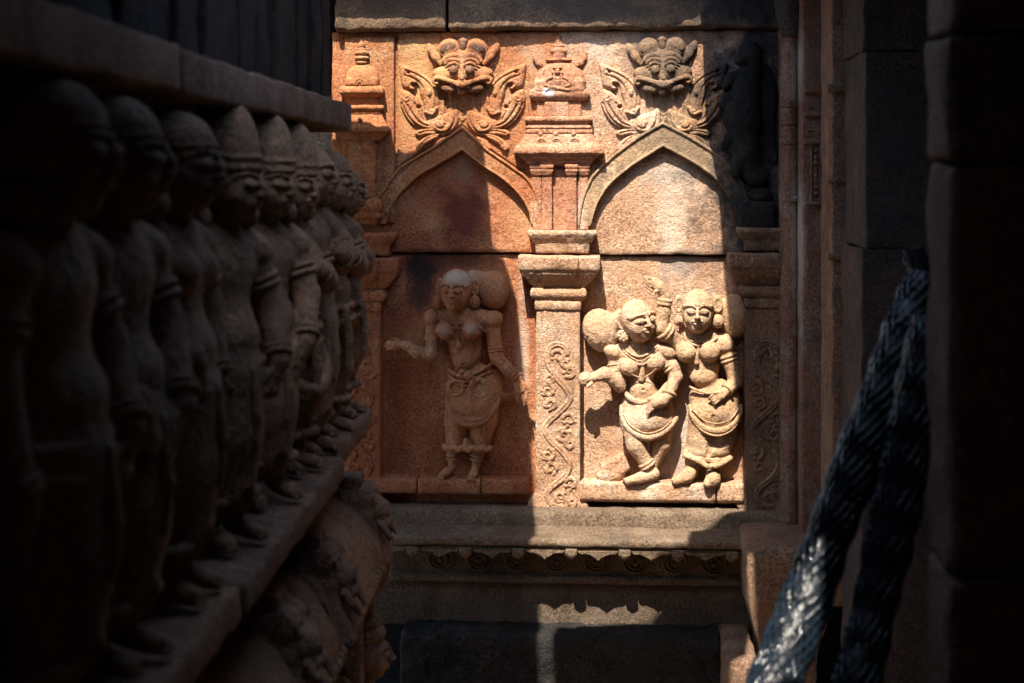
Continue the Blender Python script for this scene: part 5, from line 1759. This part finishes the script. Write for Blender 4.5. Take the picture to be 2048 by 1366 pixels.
def beast(d, label, seed, sc=1.0, off=.0):
    p = lpt(d, off)
    fr = Local((p.x, p.y, EZ - 1.17), ROT, .002 * sc)
    t = thing("beast_head", fr, label, "beast relief", "carved beast heads along the left base cornice")
    v = Vol(-52, 52, -130, 60, -60, 100, 2.6)
    v.box((0, -92, 18), (30, 26, 34), 10, 6).ell((0, -76, 52), (24, 22, 24), 10).ell((0, -58, 62), (18, 12, 18), 6)
    v.path([(0, -80, -20, 36), (0, -40, 20, 40), (0, 0, 40, 34), (0, 40, 36, 26)], 14)
    for s in (-1, 1):
        v.ell((s * 18, -92, 50), (9, 8, 8), 2).path(arc(s * 18, -96, 12, 9, 190, 350, 52, 3), 1)
        v.path([(s * 30, -104, 6, 8), (s * 36, -88, 0, 12), (s * 34, -64, -4, 9)], 4)
        v.path([(s * 26, -30, 50, 13), (s * 28, 0, 66, 11), (s * 26, 34, 62, 10)], 5)
        v.ell((s * 9, -66, 74), (4, 4, 5), 1, sub=True)
    for i in range(4):
        v.path(arc(0, -34 + i * 14, 38, 14, 20, 160, 40 + i * 6, 2.2, zb=16), 1.5, sub=True)
    v.path([(-16, -52, 76, 2.4), (0, -49, 80, 2.4), (16, -52, 76, 2.4)], 1, sub=True)
    put("head", v.mesh("head", fr, 'brown', 3.2, 14), parent=t)
    small(fr, "crest_block", 'brown', t, lambda V: V.box((0, -122, 6), (26, 12, 26), 6, 3), (-40, -142, -30), (40, -104, 40), 2.4, 1.2)
    for s in (-1, 1):
        small(fr, "tusk", 'brown', t, lambda V: V.path([(s * 22, -60, 62, 6), (s * 26, -46, 74, 5), (s * 22, -34, 82, 3)], 3), (s * 24 - 16, -72, 46), (s * 24 + 16, -24, 92), 2.0, .6)
    return t


beast(4.36, "farthest carved beast head on the left base cornice, warm brown and touching the end wall", 1, .95)
beast(3.62, "carved beast head on the left base cornice, middle of the three", 2, 1.0)
beast(3.10, "nearest dark carved beast head on the left base cornice", 3, 1.0)

# lower base wall with squatting bearers
bw = thing("lower_base_wall", Local(lpt(3.0, -.1, -EZ)), "dark lower base wall under the curved cornice at left", "wall")
left_block("wall_block", 1.5, 4.36, -.6, -.02, -2.15, -1.24, 'row', bw, step=.07, rough=.006)
left_block("footing_block", 1.5, 4.5, -.6, .12, -2.15, -1.98, 'row', bw, step=.06, rough=.008, seed=4)


def bearer(d, label, seed):
    p = lpt(d, .035)
    fr = Local((p.x, p.y, EZ - 1.985), ROT, .0021)
    t = thing("squatting_bearer", fr, label, "statue", "squatting bearers under the left base cornice")
    v = Vol(-70, 70, -372, 6, -50, 70, 2.6)
    head(v, (0, -252, 18), (32, 38, 34), yaw=10, hair=False)
    v.ell((0, -168, 6), (48, 52, 36), 12).ell((0, -120, 16), (52, 44, 40), 12)
    for s in (-1, 1):
        v.path([(s * 40, -200, 4, 18), (s * 60, -240, 8, 15), (s * 40, -310, 6, 14), (s * 20, -350, 4, 14)], 6)
        v.path([(s * 26, -110, 10, 26), (s * 52, -84, 36, 20), (s * 34, -30, 22, 16)], 8)
        foot(v, (s * 34, -20, 18), (s * 38, -10, 50), 1.3)
    put("body", v.mesh("body", fr, 'brown', 1.0, 10), parent=t)
    small(fr, "tiered_hat", 'brown', t, lambda V: V.ell((0, -282, 14), (34, 16, 34), 3).ell((0, -300, 12), (29, 14, 29), 3).ell((0, -318, 10), (22, 13, 22), 3).ell((0, -336, 8), (14, 14, 14), 3), (-44, -366, -30), (44, -262, 56), 2.2, .6)
    for s in (-1, 1):
        small(fr, "earring", 'brown', t, lambda V: V.ell((s * 36, -232, 10), (8, 13, 12), 2), (s * 36 - 14, -252, -10), (s * 36 + 14, -212, 30), 2.2)
    return t


bearer(4.33, "squatting bearer with tiered hat at the far end under the left cornice", 1)
bearer(3.75, "dim squatting bearer with tiered hat nearer the camera under the left cornice", 2)

# ================================================================== stepped shrine wall at the right


def rblock(name, px, w0, w1, z0, z1, mat, parent, x1=3.2, **kw):
    x0 = pix(px, 600, w1).x
    return block(name, (x0, -w1, z0), (x1, -w0, z1), mat, parent, **kw)


rw = thing("right_shrine_wall", Local((pix(1800, 600, .8).x, -.8, 0)), "dark stepped stone wall of the shrine at right", "wall")
TOP = ZR + .02
rblock("wall_block", 1563, .0, .115, EZ - 1.36, TOP, 'pier', rw, step=.025, rough=.004)
rblock("wall_block", 1604, .117, .26, EZ - 1.40, TOP, 'pier', rw, step=.03, rough=.004, seed=2)
rblock("wall_block", 1664, .262, .52, EZ - 1.55, TOP, 'brown', rw, step=.035, rough=.005, seed=3)
# big coursed blocks
zs = [EZ - 1.7, EZ - .245, EZ + .41, TOP]
for i in range(3):
    rblock("wall_block", 1727 + (-3, 4, 0)[i], .522, .92, zs[i] + .001, zs[i + 1] - .001, 'grey', rw, step=.03, rough=.009, seed=5 + i, ch=.007)
block("rear_block", (1.22, -3.3, 0), (3.2, -.921, TOP), 'grey', rw, step=.1, rough=.004, seed=9)
zs = [0, EZ - .62, EZ + .02, EZ + .22, TOP]
for i in range(4):
    rblock("wall_block", 1900 + (2, 0, -3, 2)[i], 3.3, 3.46, zs[i] + .002, zs[i + 1] - .002, 'brown', rw, step=.03, rough=.009, seed=12 + i, ch=.014)
block("wall_block", (.66, -10.2, 0), (3.2, -3.462, TOP), 'grey', rw, step=.12, rough=.006, seed=18)

# slender corner shaft with ring mouldings standing before the first step
fp = Local((pix(1582, 600, .13).x, -.13, EZ - 1.36))
cs = thing("corner_shaft", fp, "slim pale red corner shaft with ring mouldings right of the dark pilaster", "column")


def oct_tube(name, cx, cy, zr, mat, parent, origin, seed):
    """eight sided shaft from (z, r) pairs, weathered"""
    pr = resample(zr, .02, .002)
    n = 8 * 3
    G = np.zeros((len(pr), n, 3))
    for i, (z, r) in enumerate(pr):
        for j in range(n):
            a = 2 * math.pi * j / n
            k = math.cos(math.pi / 8) / math.cos((a + math.pi / 8) % (math.pi / 4) - math.pi / 8)
            G[i, j] = (cx + r * k * math.cos(a), cy + r * k * math.sin(a), z)
    G += np.stack([fbm(G, .05, seed), fbm(G, .05, seed + 4), fbm(G, .05, seed + 8) * .3], -1) * .0035
    I = np.arange(len(pr) * n).reshape(len(pr), n)
    J = np.roll(I, -1, 1)
    F = [tuple(q) for q in np.stack([I[:-1], J[:-1], J[1:], I[1:]], -1).reshape(-1, 4)] + [tuple(I[0, ::-1]), tuple(I[-1])]
    return put(name, mesh_from(name, G.reshape(-1, 3) - np.array(origin), F, mat), parent=parent)


cx, cyy = pix(1582, 600, .13).x, -.125
Zp = lambda y: pix(1582, y, .13).z
oct_tube("shaft", cx, cyy, [(EZ - 1.36, .036), (EZ - 1.30, .036), (EZ - 1.29, .031), (Zp(400), .031), (Zp(30), .031)], 'pier', cs, fp.loc, 1)
for y0, y1 in ((200, 216), (240, 252), (278, 290), (392, 404)):
    oct_tube("ring_moulding", cx, cyy, [(Zp(y1), .031), (Zp(y1 - 2), .039), (Zp(y0 + 3), .039), (Zp(y0), .031)], 'pier', cs, fp.loc, 3)
oct_tube("capital", cx, cyy, [(Zp(76), .032), (Zp(66), .044), (Zp(50), .05), (Zp(30), .060), (Zp(8), .066), (Zp(-60), .07)], 'grey', cs, fp.loc, 5)
# carved panel on the second step
fpn = Frame(1628, 480, 131)
cpn = thing("carved_strip", fpn, "faintly carved upright strip with leaf bands and beads beside the corner shaft", "panel")
for (y0, y1, z) in ((176, 190, 140), (226, 236, 138), (280, 290, 139), (404, 412, 138)):
    slab_px("band", fpn, 1608, 1648, y0, y1, z, 120, 'pier', cpn, rough=.8, step=5, ch=1.5)
for y in (196, 242):
    r = Relief(1610, 1648, y - 4, y + 38, 1.6)
    for k in range(5):
        a = math.radians(200 + 32 * k)
        r.stroke(cat([(1638, y + 28, 2.5), (1638 + 12 * math.cos(a), y + 24 + 12 * math.sin(a), 2.6), (1638 + 22 * math.cos(a), y + 28 + 20 * math.sin(a), 2)], 4), 4)
    put("leaf_fan", r.mesh("leaf_fan", fpn, 'pier', z0=130, rough=.5), parent=cpn)
for k in range(8):
    r = Relief(1626, 1638, 298 + k * 12, 310 + k * 12, 1.5)
    r.ell(1632, 304 + k * 12, 4.5, 4.5, 5)
    put("bead", r.mesh("bead", fpn, 'pier', z0=130, rough=.3), parent=cpn)
for x in (1623, 1641):
    r = Relief(x - 3, x + 3, 292, 404, 1.5)
    r.stroke([(x, 294, 1.8), (x, 402, 1.8)], 4)
    put("border_strip", r.mesh("border_strip", fpn, 'pier', z0=130, rough=.4), parent=cpn)
# ring mouldings on the third step
for k, (y0, y1) in enumerate(((168, 184), (354, 366), (508, 520))):
    fz_ = Frame(1680, y1, 262)
    tag(slab_px("wall_fillet", fz_, 1655, 1706, y0, y1, 268, 240, 'brown', None, rough=1, step=6), ("upper", "middle", "lower")[k] + " narrow stone fillet on the brown pilaster of the right wall", "fillet")

# side slab and footing stone at the lower right
ff = Frame(1540, 1300, 240)
tag(stonework("side_slab", ff, 1580, [(1094, 70, 140), (1100, 82, 236), (1110, 85, 244), (1160, 84, 246), (1225, 80, 240), (1262, 70, 232), (1300, 58, 226), (1440, 52, 222), (1442, 52, 60)], 'brown', None, zb=40, step=8, ch=5, rough=3.2, seed=6, nscale=40),
    "worn red brown slab jutting out at the foot of the right wall", "slab")
ff = Frame(1490, 1440, 270)
tag(stonework("footing_stone", ff, 1486, [(1318, 24, 180), (1324, 30, 268), (1334, 32, 274), (1440, 34, 276), (1442, 34, 100)], 'brown', None, zb=60, step=7, ch=5, rough=3.0, seed=9, nscale=30),
    "small sunlit footing stone beside the blackened step", "stone")

# ================================================================== plastic wrapped bundles leaning at the right
def bundle(pts, radius, name, label, seed, nst=18):
    """pts: world points from foot to top"""
    P = np.array([tuple(p) for p in pts])
    C = np.array(cat([tuple(p) for p in P], 16))
    base = Vector(C[0])
    t = thing(name, Local(base), label, "cable bundle", "wrapped bundles leaning against the right wall")
    L = np.concatenate([[0], np.cumsum(np.linalg.norm(np.diff(C, axis=0), axis=1))])
    n = 110
    s = np.linspace(0, L[-1], n)
    C = np.stack([np.interp(s, L, C[:, i]) for i in range(3)], 1)
    T = np.gradient(C, axis=0)
    T /= np.linalg.norm(T, axis=1)[:, None]
    U = np.cross(T, [0, 1.0, 0])
    U /= np.linalg.norm(U, axis=1)[:, None]
    W = np.cross(T, U)
    rad = radius * (1 + .06 * np.sin(s * 9 + seed) + .04 * np.sin(s * 23 + seed * 2))
    m = 28

    def tube(off_fn, rr, mm):
        cc = C + off_fn
        G = np.zeros((n, mm, 3))
        for j in range(mm):
            a = 2 * math.pi * j / mm
            G[:, j] = cc + (U * math.cos(a) + W * math.sin(a)) * (rr if np.isscalar(rr) else rr[:, None])
        I = np.arange(n * mm).reshape(n, mm)
        J = np.roll(I, -1, 1)
        return G, np.stack([I[:-1], J[:-1], J[1:], I[1:]], -1).reshape(-1, 4)
    G, F = tube(0, rad * .96, m)
    G = G + np.stack([fbm(G, .05, seed), fbm(G, .05, seed + 1), fbm(G, .05, seed + 2)], -1) * .004
    put("sheath", mesh_from("sheath", G.reshape(-1, 3) - np.array(base), [tuple(f) for f in F] + [tuple(range(m - 1, -1, -1)), tuple(range((n - 1) * m, n * m))], 'sheath'), parent=t)
    for sg in (1, -1):
        for k in range(nst):
            ph = 2 * math.pi * k / nst
            ang = ph + sg * s / (radius * 2.6)
            lift = rad * 1.0 + .0022 * np.sin(ang * nst * .5 * sg + k * math.pi)
            off = (U * np.cos(ang)[:, None] + W * np.sin(ang)[:, None]) * lift[:, None]
            G, F = tube(off, radius * .068, 6)
            put("strand", mesh_from("strand", G.reshape(-1, 3) - np.array(base), F.copy(), 'strand'), parent=t)
    return t


bundle([ray(1512, 1460, 2.42), ray(1598, 1240, 2.55), ray(1690, 990, 2.62), ray(1782, 760, 2.68), ray(1858, 560, 2.74)], .043, "wrapped_bundle", "thick black blue plastic wrapped bundle slanting across right, foot in sunlight", 1)
bundle([ray(1690, 1480, 2.40), ray(1752, 1200, 2.50), ray(1812, 930, 2.56), ray(1868, 640, 2.62)], .040, "wrapped_bundle", "second darker wrapped bundle standing behind and right of the slanting one", 3, 17)
bundle([ray(1868, 640, 2.80), ray(1846, 570, 2.82), ray(1834, 500, 2.84)], .026, "wrapped_bundle", "short blue glinting upper end of bundle beside the dark near pier", 5, 8)
